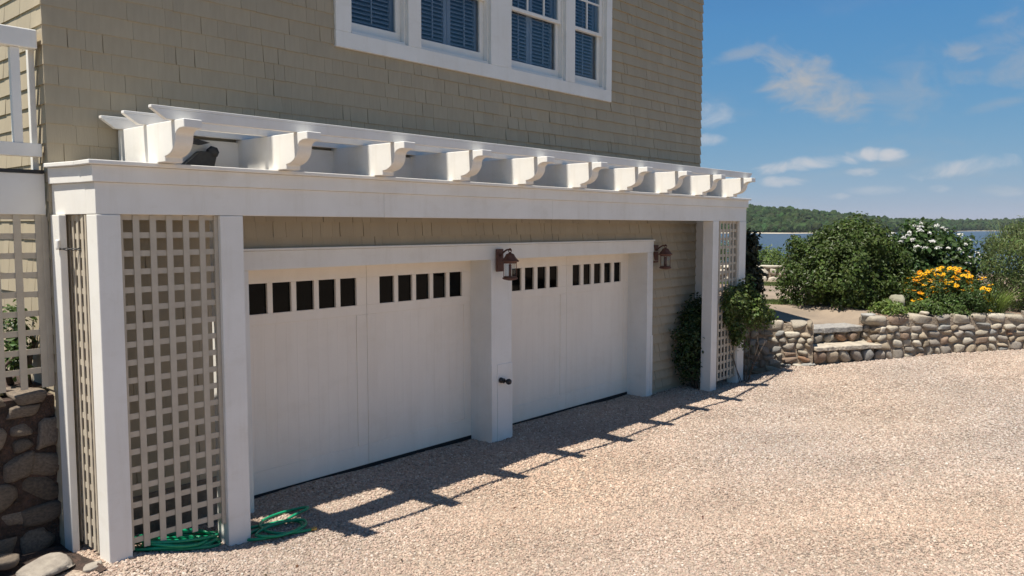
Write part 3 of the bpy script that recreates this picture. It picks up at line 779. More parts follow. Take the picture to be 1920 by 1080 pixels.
# ------------------------------------------------------------------ stones
def stone_variants(n, seed, sub=2, sq=0.62, rough_=0.10):
    r_ = np.random.default_rng(seed); iv, ifc = ico(sub); outl = []
    for k_ in range(n):
        v = np.sign(iv) * np.abs(iv) ** sq
        v /= np.abs(v).max(0)
        for c_ in range(7):                                    # broken faces
            pn = r_.normal(size=3); pn[1] *= .6; pn /= np.linalg.norm(pn); d0 = r_.uniform(.72, 1.0)
            ex = np.maximum(0, v @ pn - d0); v = v - ex[:, None] * pn[None] * .93
        d = 1 + rough_ * .5 * (np.sin(iv[:, 0] * 4 + r_.uniform(0, 6)) + np.sin(iv[:, 2] * 4 + r_.uniform(0, 6))) + r_.uniform(-.035, .035, len(iv))
        v = v * d[:, None]
        v[:, 0] += .16 * r_.uniform(-1, 1) * v[:, 2]; v[:, 2] += .14 * r_.uniform(-1, 1) * v[:, 0]
        v = v / np.abs(v).max(0)
        outl.append([mesh_np('stone', v, ifc, m_, smooth=True) for m_ in STONES])
    return outl
SV = stone_variants(12, 5, 3, .6, .08)
SVB = stone_variants(7, 8, 3, 0.38, 0.05)
def put_stone(parent, c, sx, sy, sz, rz, r_, variants=SV, mi=None, tilt=.12, name='stone'):
    me = r_.choice(variants)[r_.choices(range(7), STONE_W)[0] if mi is None else mi]
    o = bpy.data.objects.new(name, me); COL.objects.link(o); o.parent = parent
    if parent.type == 'EMPTY': o.matrix_parent_inverse = parent_world(parent).inverted()
    o.location = c; o.scale = (sx, sy, sz); o.rotation_euler = (r_.uniform(-tilt, tilt), r_.uniform(-tilt, tilt), rz + r_.uniform(-.1, .1))
    return o

def polyline(pts):
    pts = [np.array(p, float) for p in pts]; Ls = [np.hypot(*(b - a)) for a, b in zip(pts[:-1], pts[1:])]; T = sum(Ls)
    def at(u):
        u = min(max(u, 0), T - 1e-6)
        for a, b, l in zip(pts[:-1], pts[1:], Ls):
            if u <= l: 
                d = (b - a) / l; return a + d * u, d
            u -= l
    return at, T

def stone_wall(name, label, pts, base, top, seed, cap=.17, thick=.38, hmin=.095, hmax=.17, wmin=.10, wmax=.25, variants=SV, capw=(.28, .46), group=None, depth=.09, mi=None, core=None):
    """pts: line of the front face; base, top: functions of u"""
    r_ = random.Random(seed); at, T = polyline(pts)
    p0, _ = at(T / 2); w = empty(name, (p0[0], p0[1], base(T / 2)), label, 'wall', group)
    # core behind the stones
    n = max(2, int(T / .12)); V_, F_ = [], []
    for i in range(n + 1):
        u = T * i / n; p, d = at(u); nn = np.array((-d[1], d[0]))
        f = p + nn * .026; b = p + nn * (thick - .03)
        V_ += [(f[0], f[1], base(u) - .3), (f[0], f[1], top(u) - .06), (b[0], b[1], top(u) - .06), (b[0], b[1], base(u) - .3)]
    for i in range(n):
        a0 = i * 4
        for q in range(4): F_.append((a0 + q, a0 + 4 + q, a0 + 4 + (q + 1) % 4, a0 + (q + 1) % 4))
    F_ += [(0, 1, 2, 3), (n * 4 + 3, n * 4 + 2, n * 4 + 1, n * 4)]
    me = bpy.data.meshes.new('mortar'); me.from_pydata(V_, [], F_); me.materials.append(core or MORTAR); me.update(); link('mortar', me, w)
    bmax, bmin = max(base(T * i / 20) for i in range(21)), min(base(T * i / 20) for i in range(21))
    # courses below the cap, each with its own wander
    z = -0.03
    H = top(T / 2) - base(T / 2) - cap
    while z < H - .03:
        h = min(r_.uniform(hmin, hmax), H - z)
        if H - z - h < .05: h = H - z
        u = -r_.uniform(0, .08)
        while u < T + .02:
            wd = r_.uniform(wmin, wmax) * (1.0 if h > .1 else 1.15); uc = u + wd / 2
            if uc > T + wmin * .3: break
            p, d = at(min(max(uc, wd * .3), T - wd * .3)); nn = np.array((-d[1], d[0]))
            loc_top = base(uc) + (z + h) * (top(uc) - base(uc) - cap) / H; loc_bot = base(uc) + z * (top(uc) - base(uc) - cap) / H
            hh = (loc_top - loc_bot); k_ = r_.random()
            zc = (loc_top + loc_bot) / 2 + .014 * math.sin(uc * 7 + z * 9)
            rz = math.atan2(d[1], d[0])
            if k_ < .10 and hh > .14:
                for s_ in (-1, 1):
                    c = p + nn * (.06 + r_.uniform(-.01, .02)); put_stone(w, (c[0], c[1], zc + s_ * hh * .25), wd * .46, depth, hh * .22, rz, r_, variants, mi)
            else:
                c = p + nn * (.055 + r_.uniform(-.012, .022))
                put_stone(w, (c[0], c[1], zc), wd * .515, depth, hh * r_.uniform(.48, .55), rz, r_, variants, mi)
            u += wd + .006
        z += h
    u = 0.0
    while u < T - .05:
        wd = min(r_.uniform(*capw), T - u); p, d = at(u + wd / 2); nn = np.array((-d[1], d[0])); c = p + nn * thick * .46
        put_stone(w, (c[0], c[1], top(u + wd / 2) - cap / 2 + r_.uniform(-.008, .012)), wd * .5, thick * .52 * r_.uniform(.9, 1.08), cap * r_.uniform(.48, .53), math.atan2(d[1], d[0]), r_, SVB, r_.choices([0, 1, 2, 6, 4], [.3, .2, .34, .04, .12])[0] if mi is None else mi, .05, 'capstone')
        u += wd - .004
    return w

gz = lambda x, y: float(ground_z(x, y))
def along(pts):
    at, T = polyline(pts)
    return lambda u: gz(*at(u)[0])
pier = [(12.02, 7.4), (12.3, 6.6), (13.03, 4.885)]
stone_wall('stone_wall', 'short fieldstone wall between the pergola and the garden steps', pier, along(pier), lambda u: .95 + .0 * u, 21, group='garden stone walls')
longw = [(14.14 + .5 * ST_N[0], 4.21 + .5 * ST_N[1]), (14.14, 4.21), (15.2, 3.35), (16.05, 2.4), (17.2, .7), (17.6, -.2)]
stone_wall('stone_wall', 'long rounded fieldstone wall holding the flower bed', longw, along(longw), lambda u: .985 + .012 * u, 22, group='garden stone walls')
# wall at the far side of the terrace
fw_pts = [(19.2, 11.2), (20.2, 10.0), (20.95, 9.1), (21.5, 8.2)]
stone_wall('stone_wall', 'far low fieldstone wall with flat cap at the end of the path', fw_pts, lambda u: .98, lambda u: 1.46, 23, cap=.09, hmin=.15, hmax=.22, wmin=.18, wmax=.36, capw=(.5, .8), group='garden stone walls', mi=6)
# foundation under the deck, its stones coloured darker for the deck's shade
fo = [(-0.6, 6.3), (2.118, 6.3)]
stone_wall('stone_foundation', 'fieldstone foundation wall under the deck lattice, deck shade painted in', [fo[0], fo[1]], lambda u: gz(-0.6 + u, 6.25), lambda u: 1.338, 24, cap=.1, hmin=.14, hmax=.24, wmin=.15, wmax=.34, thick=.3, variants=SV, depth=.07, mi=7, core=MULCH)

# garden steps
A_, B_ = np.array((13.05, 4.87)), np.array((14.13, 4.22)); dS = (B_ - A_) / np.hypot(*(B_ - A_)); nS = np.array((-dS[1], dS[0])); LS = float(np.hypot(*(B_ - A_)))
st = empty('garden_steps', (*((A_ + B_) / 2), .27), 'two garden steps with pale slab treads set into the stone wall', 'steps')
rsn = random.Random(31)
def spt(u, v): p = A_ + dS * u + nS * v; return (float(p[0]), float(p[1]))
def slab(name, u0, u1, v0, v1, z0, z1, m_, seed):
    r_ = random.Random(seed); nU, V_, F_ = 7, [], []
    for j, v in enumerate((v0, v1)):
        for i in range(nU + 1):
            u = u0 + (u1 - u0) * i / nU; vv = v + (r_.uniform(-.018, .012) if j == 0 else 0)
            x, y = spt(u, vv); V_ += [(x, y, z0 + r_.uniform(-.006, .006)), (x, y, z1 + r_.uniform(-.008, .006))]
    s = (nU + 1) * 2
    for i in range(nU):
        a0 = i * 2
        F_ += [(a0, a0 + 2, a0 + 3, a0 + 1), (a0 + 1, a0 + 3, s + a0 + 3, s + a0 + 1), (s + a0 + 2, s + a0, s + a0 + 1, s + a0 + 3), (a0 + 2, a0, s + a0, s + a0 + 2)]
    F_ += [(0, 1, s + 1, s), (nU * 2 + 1, nU * 2, s + nU * 2, s + nU * 2 + 1)]
    me = bpy.data.meshes.new(name); me.from_pydata(V_, [], F_); me.materials.append(m_); me.update()
    o = link(name, me, st); bv = o.modifiers.new('bevel', 'BEVEL'); bv.width = .014; bv.segments = 2; return o
slab('tread', .01, .46, -.03, .40, .455, .525, LIMEST, 1); slab('tread', .465, LS + .06, -.035, .40, .452, .53, LIMEST, 2)
slab('tread', .0, .42, .33, .80, .70, .785, GRANITE, 3); slab('tread', .425, LS - .02, .32, .80, .70, .795, GRANITE, 4)
rb_ = MB(); rb_.hexa([(*spt(0, .07), -.1), (*spt(LS, .07), -.1), (*spt(LS, .9), -.1), (*spt(0, .9), -.1), (*spt(0, .07), .45), (*spt(LS, .07), .45), (*spt(LS, .9), .45), (*spt(0, .9), .45)])
rb_.hexa([(*spt(0, .41), .45), (*spt(LS, .41), .45), (*spt(LS, .9), .45), (*spt(0, .9), .45), (*spt(0, .41), .70), (*spt(LS, .41), .70), (*spt(LS, .9), .70), (*spt(0, .9), .70)])
rb_.build('mortar', MORTAR, st)
rzS = math.atan2(dS[1], dS[0])
for i, mi in enumerate((4, 0, 2, 1, 5)):
    x, y = spt(.12 + i * .245, .05); put_stone(st, (x, y, .345), .118, .09, .105, rzS, rsn, SV, mi)
for i, mi in enumerate((5, 1, 2, 3, 4)):
    x, y = spt(.12 + i * .235, .40); put_stone(st, (x, y, .61), .108, .08, .082, rzS, rsn, SV, mi)

# ------------------------------------------------------------------ wall lanterns
def lantern(label):
    r = empty('wall_lantern', (0, 0, 0), label, 'lantern', 'copper wall lanterns by the garage doors')
    def b(nm, mb, m=COPPER, smooth=False, bevel=0.0): return mb.build(nm, m, r, smooth=smooth, world=False, bevel=bevel)
    b('backplate', MB().box(-.055, .055, -.022, 0, -.13, .13), bevel=.006)
    arm = [(0, -.02 - .16 * t, .05 + .075 * math.sin(t * math.pi * .62)) for t in np.linspace(0, 1, 9)]
    b('arm', MB().tube(arm, .010, 8), smooth=True)
    y = -.17
    b('ring', MB().tube([(0, y + .022 * math.cos(t), .115 + .022 * math.sin(t)) for t in np.linspace(0, 2 * math.pi, 15)], .005, 6), smooth=True)
    b('roof', MB().lathe([(.10, -.012), (.104, .0), (.088, .012), (.06, .045), (.045, .075), (.02, .085), (.012, .095)], (0, y, 0), 20))
    b('collar', MB().lathe([(.078, -.03), (.08, -.012), (.1, -.012)], (0, y, 0), 18))
    cage = b('cage', MB().lathe([(.074, -.192), (.078, -.188), (.078, -.18), (.074, -.178)], (0, y, 0), 18))
    for k_ in range(4):
        a = math.pi / 4 + k_ * math.pi / 2; c, s = .073 * math.cos(a), .073 * math.sin(a)
        MB().tube([(c, y + s, -.185), (c, y + s, -.02)], .004, 6).build('bar', COPPER, cage, world=False)
    b('glass', MB().lathe([(.063, -.18), (.063, -.02)], (0, y, 0), 16), GLASS, smooth=True)
    b('candle_tube', MB().lathe([(.016, -.18), (.016, -.05), (.010, -.04)], (0, y, 0), 10))
    b('base', MB().lathe([(.02, -.225), (.07, -.215), (.088, -.205), (.088, -.193), (.05, -.19)], (0, y, 0), 20))
    return r
l1 = lantern('copper wall lantern on the white post between the garage doors')
l1.location = (6.80, 6.184, 2.115)
l2 = copy_tree(l1); l2.location = (10.30, 6.236, 2.10); l2['label'] = 'copper wall lantern on the shingles right of the far garage door'

# ------------------------------------------------------------------ small fittings
fx = empty('bird_nest_bracket', (3.28, 6.15, 3.06), 'small dark object tucked behind the first pergola rafter', 'fixture')
f_ = MB().lathe([(.02, 0), (.04, -.01), (.05, -.04), (.045, -.07), (.02, -.08)], (3.30, 6.17, 3.10), 7, 'y'); f_.build('head', BLACKM, fx, smooth=False)
MB().hexa([(3.06, 6.10, 2.99), (3.30, 6.10, 2.985), (3.30, 6.18, 2.985), (3.06, 6.18, 2.99), (3.19, 6.10, 3.10), (3.33, 6.10, 3.10), (3.33, 6.18, 3.10), (3.19, 6.18, 3.10)]).build('body', BLACKM, fx)
MB().hexa([(3.13, 6.10, 3.16), (3.20, 6.10, 3.15), (3.20, 6.16, 3.15), (3.13, 6.16, 3.16), (3.12, 6.10, 3.20), (3.27, 6.10, 3.17), (3.27, 6.16, 3.17), (3.12, 6.16, 3.20)]).build('wing', BLACKM, fx)
fx.name = 'small_fixture'
hk = empty('hose_hook', (2.13, 6.12, 2.36), 'small white insulator with twisted wire hook on the rear left post', 'hook')
MB().lathe([(.012, -.035), (.016, -.025), (.012, -.012), (.016, 0), (.012, .012), (.016, .025), (.01, .035)], (2.105, 6.08, 2.375), 12).build('insulator', WHITE, hk, smooth=True)
MB().tube([(2.11, 6.07, 2.35), (2.14, 6.02, 2.335), (2.17, 5.99, 2.35), (2.20, 5.96, 2.335), (2.235, 5.93, 2.345)], .0045, 6).build('wire', BLACKM, hk, smooth=True)
MB().tube([(2.11, 6.07, 2.34), (2.14, 6.02, 2.352), (2.17, 5.99, 2.335), (2.20, 5.96, 2.35)], .004, 6).build('wire', BLACKM, hk, smooth=True)

# ------------------------------------------------------------------ garden hose
def hose():
    r_ = random.Random(4); P = []
    # pile under the lattice
    for k_ in range(9):
        cx, cy = 2.76 + r_.uniform(-.05, .05), 5.80 + r_.uniform(-.03, .03); a, b = .27 + r_.uniform(-.06, .05), .13 + r_.uniform(-.04, .03)
        for t in np.linspace(0, 2 * math.pi, 22)[:-1]:
            x, y = cx + a * math.cos(t), cy + b * math.sin(t); P.append((x, y, gz(x, y) + .018 + .012 * (k_ % 6) + .006 * math.sin(3 * t + k_)))
    # runs out past the post and loops on the gravel
    for x, y, h in ((3.05, 5.88, .06), (3.25, 5.88, .03), (3.45, 5.84, .022), (3.66, 5.80, .02)): P.append((x, y, gz(x, y) + h))
    for k_ in range(2):
        cx, cy, a, b = 3.50 + .03 * k_, 5.66 - .05 * k_, .25 - .03 * k_, .13 - .01 * k_
        for t in np.linspace(.9, .9 - 2 * math.pi, 24)[:-1]:
            x, y = cx + a * math.cos(t), cy + b * math.sin(t); P.append((x, y, gz(x, y) + .018 + .02 * k_ + .014 * max(0, math.sin(t * 2 + k_))))
    for x, y, h in ((3.78, 5.83, .03), (3.98, 5.86, .05), (3.97, 5.96, .03), (3.75, 6.0, .02), (3.52, 5.92, .025), (3.42, 5.75, .03), (3.45, 5.58, .03), (3.56, 5.50, .025), (3.68, 5.47, .02), (3.74, 5.46, .018)): P.append((x, y, gz(x, y) + h))
    # smooth the line
    Q = np.array(P)
    for _ in range(2):
        q = np.empty((len(Q) * 2 - 2, 3)); q[0::2] = .75 * Q[:-1] + .25 * Q[1:]; q[1::2] = .25 * Q[:-1] + .75 * Q[1:]; Q = q
    o = MB().tube(list(map(tuple, Q)), .0125, 7).build('garden_hose', HOSE, None, smooth=True)
    e0, e1 = Vector(Q[-1]), Vector(Q[-4]); dd = (e0 - e1).normalized()
    MB().tube([e0 - dd * .006, e0 + dd * .012, e0 + dd * .013, e0 + dd * .04], [.0145, .0145, .017, .017], 10).build('coupling', mat('brass', (.45, .30, .10), rough=.4, metal=.8), o)
    tag(o, 'green garden hose heaped under the lattice and looped on the gravel', 'hose')
hose()

# ------------------------------------------------------------------ plants
def leaf_mesh(name, P, Nb, size, cols, aspect=.55, wild=.7, fold=.12, m=None, droop=0.0, seed=0, Tdir=None):
    r_ = np.random.default_rng(seed); n = len(P)
    size = np.broadcast_to(np.asarray(size, float), (n,))
    nn = Nb + wild * r_.normal(size=(n, 3)); nn /= np.linalg.norm(nn, axis=1)[:, None] + 1e-9
    t = r_.normal(size=(n, 3)) if Tdir is None else Tdir + .25 * r_.normal(size=(n, 3))
    t = t - nn * (t * nn).sum(1)[:, None]; t /= np.linalg.norm(t, axis=1)[:, None] + 1e-9
    s = np.cross(nn, t)
    L_ = size[:, None]; W_ = L_ * aspect * .5
    dn = np.array([0, 0, -1.0]) * droop * L_
    b = P; tip = P + t * L_ + dn; mid = P + t * L_ * .5 + dn * .3
    l = mid + s * W_ + nn * L_ * fold; rr = mid - s * W_ + nn * L_ * fold
    V_ = np.stack([b, l, tip, rr], 1).reshape(-1, 3); i0 = np.arange(n) * 4
    F_ = np.concatenate([np.stack([i0, i0 + 2, i0 + 1], 1), np.stack([i0, i0 + 3, i0 + 2], 1)])
    return mesh_np(name, V_, F_, m or LEAF, cols=np.repeat(cols, 4, 0))

def tones(n, base, seed, spread=.3, hue=.1):
    r_ = np.random.default_rng(seed)
    return np.clip(np.array(base)[None] * r_.uniform(1 - spread, 1 + spread, (n, 1)) * (1 + r_.uniform(-hue, hue, (n, 3))), 0, 1)

def clump_cloud(c, rad, nclump, per, cr, seed, low=-.9, lump=.18, core=.36):
    """leaf points spread over many small clumps that fill an uneven rounded crown"""
    r_ = np.random.default_rng(seed); c = np.array(c, float); rad = np.array(rad, float)
    d = r_.normal(size=(nclump, 3)); d /= np.linalg.norm(d, axis=1)[:, None]; d[:, 2] = np.where(d[:, 2] < low, -d[:, 2], d[:, 2])
    ph = r_.uniform(0, 6.28, 3)
    lumpv = 1 + lump * (np.sin(d[:, 0] * 4 + ph[0]) + np.sin(d[:, 1] * 5 + ph[1]) + np.sin(d[:, 2] * 4.5 + ph[2])) / 2
    rr = np.where(r_.random(nclump) < core, r_.uniform(.3, .8, nclump), r_.uniform(.82, 1.03, nclump)) * lumpv
    cc = c + d * rad * rr[:, None]
    e = r_.normal(size=(nclump, per, 3)); e /= np.linalg.norm(e, axis=2)[:, :, None]
    crv = cr * r_.uniform(.6, 1.35, (nclump, 1, 1)); P = cc[:, None] + e * crv * r_.uniform(.55, 1.1, (nclump, per, 1))
    Nb = e + .7 * d[:, None] + np.array([0, 0, .5])
    tone = np.repeat(r_.uniform(.8, 1.2, nclump), per)
    return P.reshape(-1, 3), Nb.reshape(-1, 3), tone, cc

def stems(name, base, ends, rad, parent, m=BARK, seg=5, bend=.12, seed=0):
    r_ = random.Random(seed); mb = MB()
    for e in ends:
        b = Vector(base) + Vector((r_.uniform(-.08, .08), r_.uniform(-.08, .08), 0)); e = Vector(e); mid = (b + e) / 2 + Vector((r_.uniform(-bend, bend), r_.uniform(-bend, bend), r_.uniform(0, bend)))
        q1 = (b + mid) / 2 + Vector((0, 0, .04)); q2 = (mid + e) / 2
        mb.tube([b, q1, mid, q2, e], [rad, rad * .85, rad * .65, rad * .45, rad * .2], seg)
    return mb.build(name, m, parent, smooth=True)

def shrub(name, label, base, c, rad, nclump, per, cr, size, col, seed, group=None, cat='shrub', hue=.12, spread=.3, aspect=.55, lump=.18, nst=14, low=-.75, wild=.7):
    r = empty(name, base, label, cat, group)
    P, Nb, tn, cc = clump_cloud(c, rad, nclump, per, cr, seed, low=low, lump=lump)
    ok = P[:, 2] > base[2] + .02; P, Nb, tn = P[ok], Nb[ok], tn[ok]
    rg = np.random.default_rng(seed + 1)
    sz = size * rg.uniform(.45, 1.45, len(P))
    link('foliage', leaf_mesh('foliage', P, Nb, sz, np.clip(tones(len(P), col, seed + 2, spread, hue) * tn[:, None], 0, 1), aspect=aspect, seed=seed + 3, wild=wild), r)
    pick = cc[rg.choice(len(cc), min(nst, len(cc)), replace=False)]
    stems('branches', base, [tuple(p) for p in pick], .025, r, seed=seed)
    return r

tz = lambda x, y: float(terrace_z(np.array(x), np.array(y)))
# big rounded shrub beside the path
shrub('round_shrub', 'big rounded dark green shrub beside the path', (16.03, 5.36, tz(16.03, 5.36)), (16.03, 5.40, 1.42), (1.02, 1.04, 1.14), 540, 84, .17, .068, (0.078, 0.115, 0.026), 41, low=-.55, lump=.2, nst=26)
# white flowering shrub
hy = shrub('flowering_shrub', 'white flowering shrub with large leaves between the round shrub and the orange flowers', (17.5, 4.35, tz(17.5, 4.35)), (17.4, 4.38, 1.60), (.85, .90, .85), 260, 40, .17, .095, (0.055, 0.095, 0.026), 43, aspect=.68, lump=.16)
def flower_heads(parent, c, rad, n, seed, hr=.06, per=34, psize=.026, col=(.78, .76, .72), name='flower_heads', side=None):
    r_ = np.random.default_rng(seed); d = r_.normal(size=(n * 3, 3)); d /= np.linalg.norm(d, axis=1)[:, None]
    ok = (d[:, 2] > -.35) & (d[:, 0] < .55); d = d[ok][:n]; cc = np.array(c) + d * np.array(rad) * r_.uniform(.95, 1.06, (len(d), 1))
    e = r_.normal(size=(len(d), per, 3)); e /= np.linalg.norm(e, axis=2)[:, :, None]; e[:, :, 2] = np.abs(e[:, :, 2]) * .6
    P = (cc[:, None] + e * hr * r_.uniform(.6, 1.1, (len(d), per, 1)) * r_.uniform(.6, 1.3, (len(d), 1, 1))).reshape(-1, 3)
    o = link(name, leaf_mesh(name, P, e.reshape(-1, 3) + np.array([-.2, 0, .6]), psize * r_.uniform(.7, 1.3, len(P)), tones(len(P), col, seed, .12, .04), aspect=.9, wild=.4, m=PETAL, seed=seed), parent)
    return o
flower_heads(hy, (17.4, 4.38, 1.60), (.95, 1.0, .93), 100, 44, hr=.048)
# feathery tall shrub at the right edge
shrub('feathery_shrub', 'tall feathery grey green shrub at the right edge behind the wall', (17.6, 2.55, tz(17.6, 2.55)), (17.78, 2.28, 1.70), (1.22, 1.25, .93), 540, 60, .16, .065, (0.145, 0.19, 0.066), 47, aspect=.3, lump=.12, low=-.9)
# plumes over it
def spikes(name, parent, base_c, spread, n, h0, h1, seed, col, w=.012, lean=.35, seglen=4):
    r_ = np.random.default_rng(seed); Vs, Fs, Cs = [], [], []
    for k_ in range(n):
        a = r_.uniform(0, 6.28); q = math.sqrt(r_.random()); b = np.array((base_c[0] + spread[0] * q * math.cos(a), base_c[1] + spread[1] * q * math.sin(a), base_c[2]))
        h = r_.uniform(h0, h1); ld = np.array((math.cos(a), math.sin(a), 0)) * lean * h * r_.uniform(.3, 1.2); sd = np.array((-math.sin(a + r_.uniform(-1, 1)), math.cos(a), 0)); sd /= np.linalg.norm(sd)
        i0 = len(Vs); cc = np.array(col) * r_.uniform(.7, 1.3) * (1 + r_.uniform(-.1, .1, 3))
        for j in range(seglen + 1):
            t = j / seglen; p = b + np.array((0, 0, 1)) * h * (t - .22 * lean * t * t) + ld * t * t
            ww = w * (1 - t) ** .6 + .0008; Vs += [p - sd * ww, p + sd * ww]; Cs += [cc, cc]
        for j in range(seglen): Fs.append((i0 + 2 * j, i0 + 2 * j + 1, i0 + 2 * j + 3, i0 + 2 * j + 2))
    return link(name, mesh_np(name, np.array(Vs), np.array(Fs), LEAF, cols=np.clip(np.array(Cs), 0, 1)), parent)
fr_root = [o for o in bpy.data.objects if o.name == 'feathery_shrub'][0]
spikes('shoots', fr_root, (17.78, 2.28, 2.08), (1.0, 1.05), 480, .28, .62, 48, (0.24, 0.27, 0.12), .011, .25)

# orange daisies
dz = empty('daisy_clump', (15.9, 3.55, tz(15.9, 3.55)), 'clump of orange daisies behind the long stone wall', 'flowers')
P, Nb, tn, cc = clump_cloud((15.95, 3.6, 1.25), (.55, .78, .42), 260, 46, .11, 51, lump=.1)
ok = P[:, 2] > .97; link('foliage', leaf_mesh('foliage', P[ok], Nb[ok], .055, np.clip(tones(ok.sum(), (.062, .105, .026), 52) * tn[ok][:, None], 0, 1), aspect=.45, seed=53), dz)
def daisies(parent, n, seed):
    r_ = np.random.default_rng(seed); Pv, Nv, T_, Cc = [], [], [], []; cen = []
    for k_ in range(n):
        a, q = r_.uniform(0, 6.28), math.sqrt(r_.random()); x, y = 15.92 + .5 * q * math.cos(a), 3.6 + .74 * q * math.sin(a)
        hgt = 1.79 - .30 * q * q - r_.random() ** 1.5 * .46; c = np.array((x, y, hgt)); up_ = np.array((-.35, -.1, 1.0)) + r_.normal(0, .3, 3); up_ /= np.linalg.norm(up_)
        e1 = np.cross(up_, (1, .2, .1)); e1 /= np.linalg.norm(e1); e2 = np.cross(up_, e1); col = np.array((.84, .44, .018)) * r_.uniform(.8, 1.15); ph = r_.random()
        if r_.random() < .18: col = np.array((.72, .27, .012))
        for p in range(9):
            t = 2 * math.pi * (p / 9 + ph); dr = e1 * math.cos(t) + e2 * math.sin(t)
            Pv.append(c + dr * .008); Nv.append(up_ * 2); T_.append(dr - up_ * .15); Cc.append(col)
        cen.append(c + up_ * .006)
    link('petals', leaf_mesh('petals', np.array(Pv), np.array(Nv), .046, np.array(Cc), aspect=.55, wild=.05, m=PETAL, seed=seed, Tdir=np.array(T_) * 6), parent)
    iv, ifc = ico(1); nvv = len(iv); cen = np.array(cen)
    V_ = (iv[None] * np.array((.013, .013, .010)) + cen[:, None]).reshape(-1, 3); F_ = (ifc[None] + (np.arange(len(cen)) * nvv)[:, None, None]).reshape(-1, 3)
    link('flower_centres', mesh_np('flower_centres', V_, F_, BARK, smooth=True), parent)
    stems('stems', (15.92, 3.6, 1.0), [tuple(c) for c in cen[:60]], .006, parent, LEAFSTEM, bend=.05, seed=9)
LEAFSTEM = mat('green_stem', (.07, .11, .03), rough=.6)
daisies(dz, 200, 54)

# low yellow green plants along the wall top
for i, (x, y, rx, ry, rz_, col, lab) in enumerate(((14.62, 4.20, .22, .32, .16, (.15, .21, .045), 'low yellow green plant spilling over the wall beside the steps'),
                                                  (15.18, 3.72, .20, .28, .15, (.12, .18, .045), 'low leafy green plant in front of the orange daisies'),
                                                  (15.5, 3.42, .22, .25, .17, (.10, .155, .04), 'bushy green plant at the foot of the orange daisies'))):
    shrub('low_plant', lab, (x, y, .98), (x, y, 1.06), (rx, ry, rz_), 70, 34, .06, .045, col, 60 + i, group='low plants behind the wall', cat='plant', nst=6, aspect=.6)
og = empty('grass_tuft', (16.05, 3.0, .98), 'bright green grass tuft right of the orange daisies', 'grass')
spikes('blades', og, (16.1, 2.98, .97), (.22, .28), 420, .30, .55, 66, (.17, .235, .05), .006, .75)

# bushes on and behind the right pergola posts
def vine(name, label, base, cl, size, col, seed, hang=(), stem_ends=6):
    r = empty(name, base, label, 'climbing plant'); Ps, Ns, Ts = [], [], []
    for i, (c, rad, ncl, per, cr) in enumerate(cl):
        P, Nb, tn, cc = clump_cloud(c, rad, ncl, per, cr, seed + i, lump=.25, low=-1); Ps.append(P); Ns.append(Nb); Ts.append(tn)
    P, Nb, tn = np.concatenate(Ps), np.concatenate(Ns), np.concatenate(Ts)
    ok = P[:, 2] > base[2] + .03; P, Nb, tn = P[ok], Nb[ok], tn[ok]
    link('foliage', leaf_mesh('foliage', P, Nb, size * np.random.default_rng(seed).uniform(.6, 1.3, len(P)), np.clip(tones(len(P), col, seed, .35, .14) * tn[:, None], 0, 1), aspect=.62, seed=seed + 9), r)
    stems('branches', base, [cl[i % len(cl)][0] for i in range(stem_ends)], .007, r, seed=seed, bend=.2)
    return r
vine('climbing_rose', 'green climbing rose in front of the right lattice', (11.9, 5.55, gz(11.9, 5.55)),
     [((11.6, 5.60, 1.25), (.30, .10, .36), 60, 36, .10), ((12.05, 5.48, 1.20), (.26, .16, .28), 60, 34, .09), ((11.7, 5.58, .85), (.2, .08, .22), 26, 26, .08), ((12.3, 5.42, 1.08), (.15, .14, .18), 30, 26, .08), ((11.9, 5.55, 1.5), (.15, .1, .16), 16, 26, .07)],
     .055, (.095, .13, .032), 71)
vine('dark_vine', 'dark leaved vine climbing behind the far right pergola post', (12.8, 5.95, gz(12.75, 5.95)),
     [((12.80, 5.92, 2.05), (.10, .11, .34), 40, 26, .09), ((12.84, 5.86, 1.5), (.13, .12, .36), 46, 26, .10), ((12.75, 5.9, .95), (.12, .12, .4), 26, 24, .10)],
     .09, (.040, .045, .022), 81)
shrub('leafy_bush', 'dark leafy bush against the house behind the right pergola post', (11.1, 5.98, gz(11.1, 5.98)), (11.1, 6.0, .62), (.44, .17, .72), 130, 44, .11, .055, (.045, .075, .022), 91, nst=8)
# behind the far wall
shrub('waterside_shrub', 'light green shrub behind the far low wall', (24.2, 10.6, tz(24.2, 10.6)), (24.1, 10.6, 1.2), (1.0, 1.1, .55), 160, 44, .2, .09, (.13, .185, .05), 95, group='shrubs by the water', aspect=.4)
shrub('waterside_shrub', 'pale shrub behind the far low wall, half hidden by the pergola post', (23.2, 12.0, tz(23.2, 12.0)), (23.2, 11.9, 1.25), (.8, .9, .62), 120, 40, .2, .09, (.12, .165, .05), 97, group='shrubs by the water', aspect=.4)
shrub('waterside_shrub', 'grey green shrub by the water left of the round shrub', (23.0, 8.9, tz(23.0, 8.9)), (23.0, 8.8, 1.2), (.7, .8, .55), 110, 40, .18, .08, (.12, .15, .06), 99, group='shrubs by the water', aspect=.4)
# plant behind the deck lattice
shrub('small_plant', 'small green plant growing behind the deck lattice', (2.0, 6.62, 1.33), (1.98, 6.62, 1.62), (.07, .12, .24), 26, 26, .06, .05, (.08, .13, .035), 101, cat='plant', nst=4)
tag(link('deck_soil', grid_mesh('deck_soil', np.linspace(-.6, 2.13, 12), np.linspace(6.45, 10, 12), lambda X, Y: 1.325 + 0 * X, MULCH)), kind='structure')

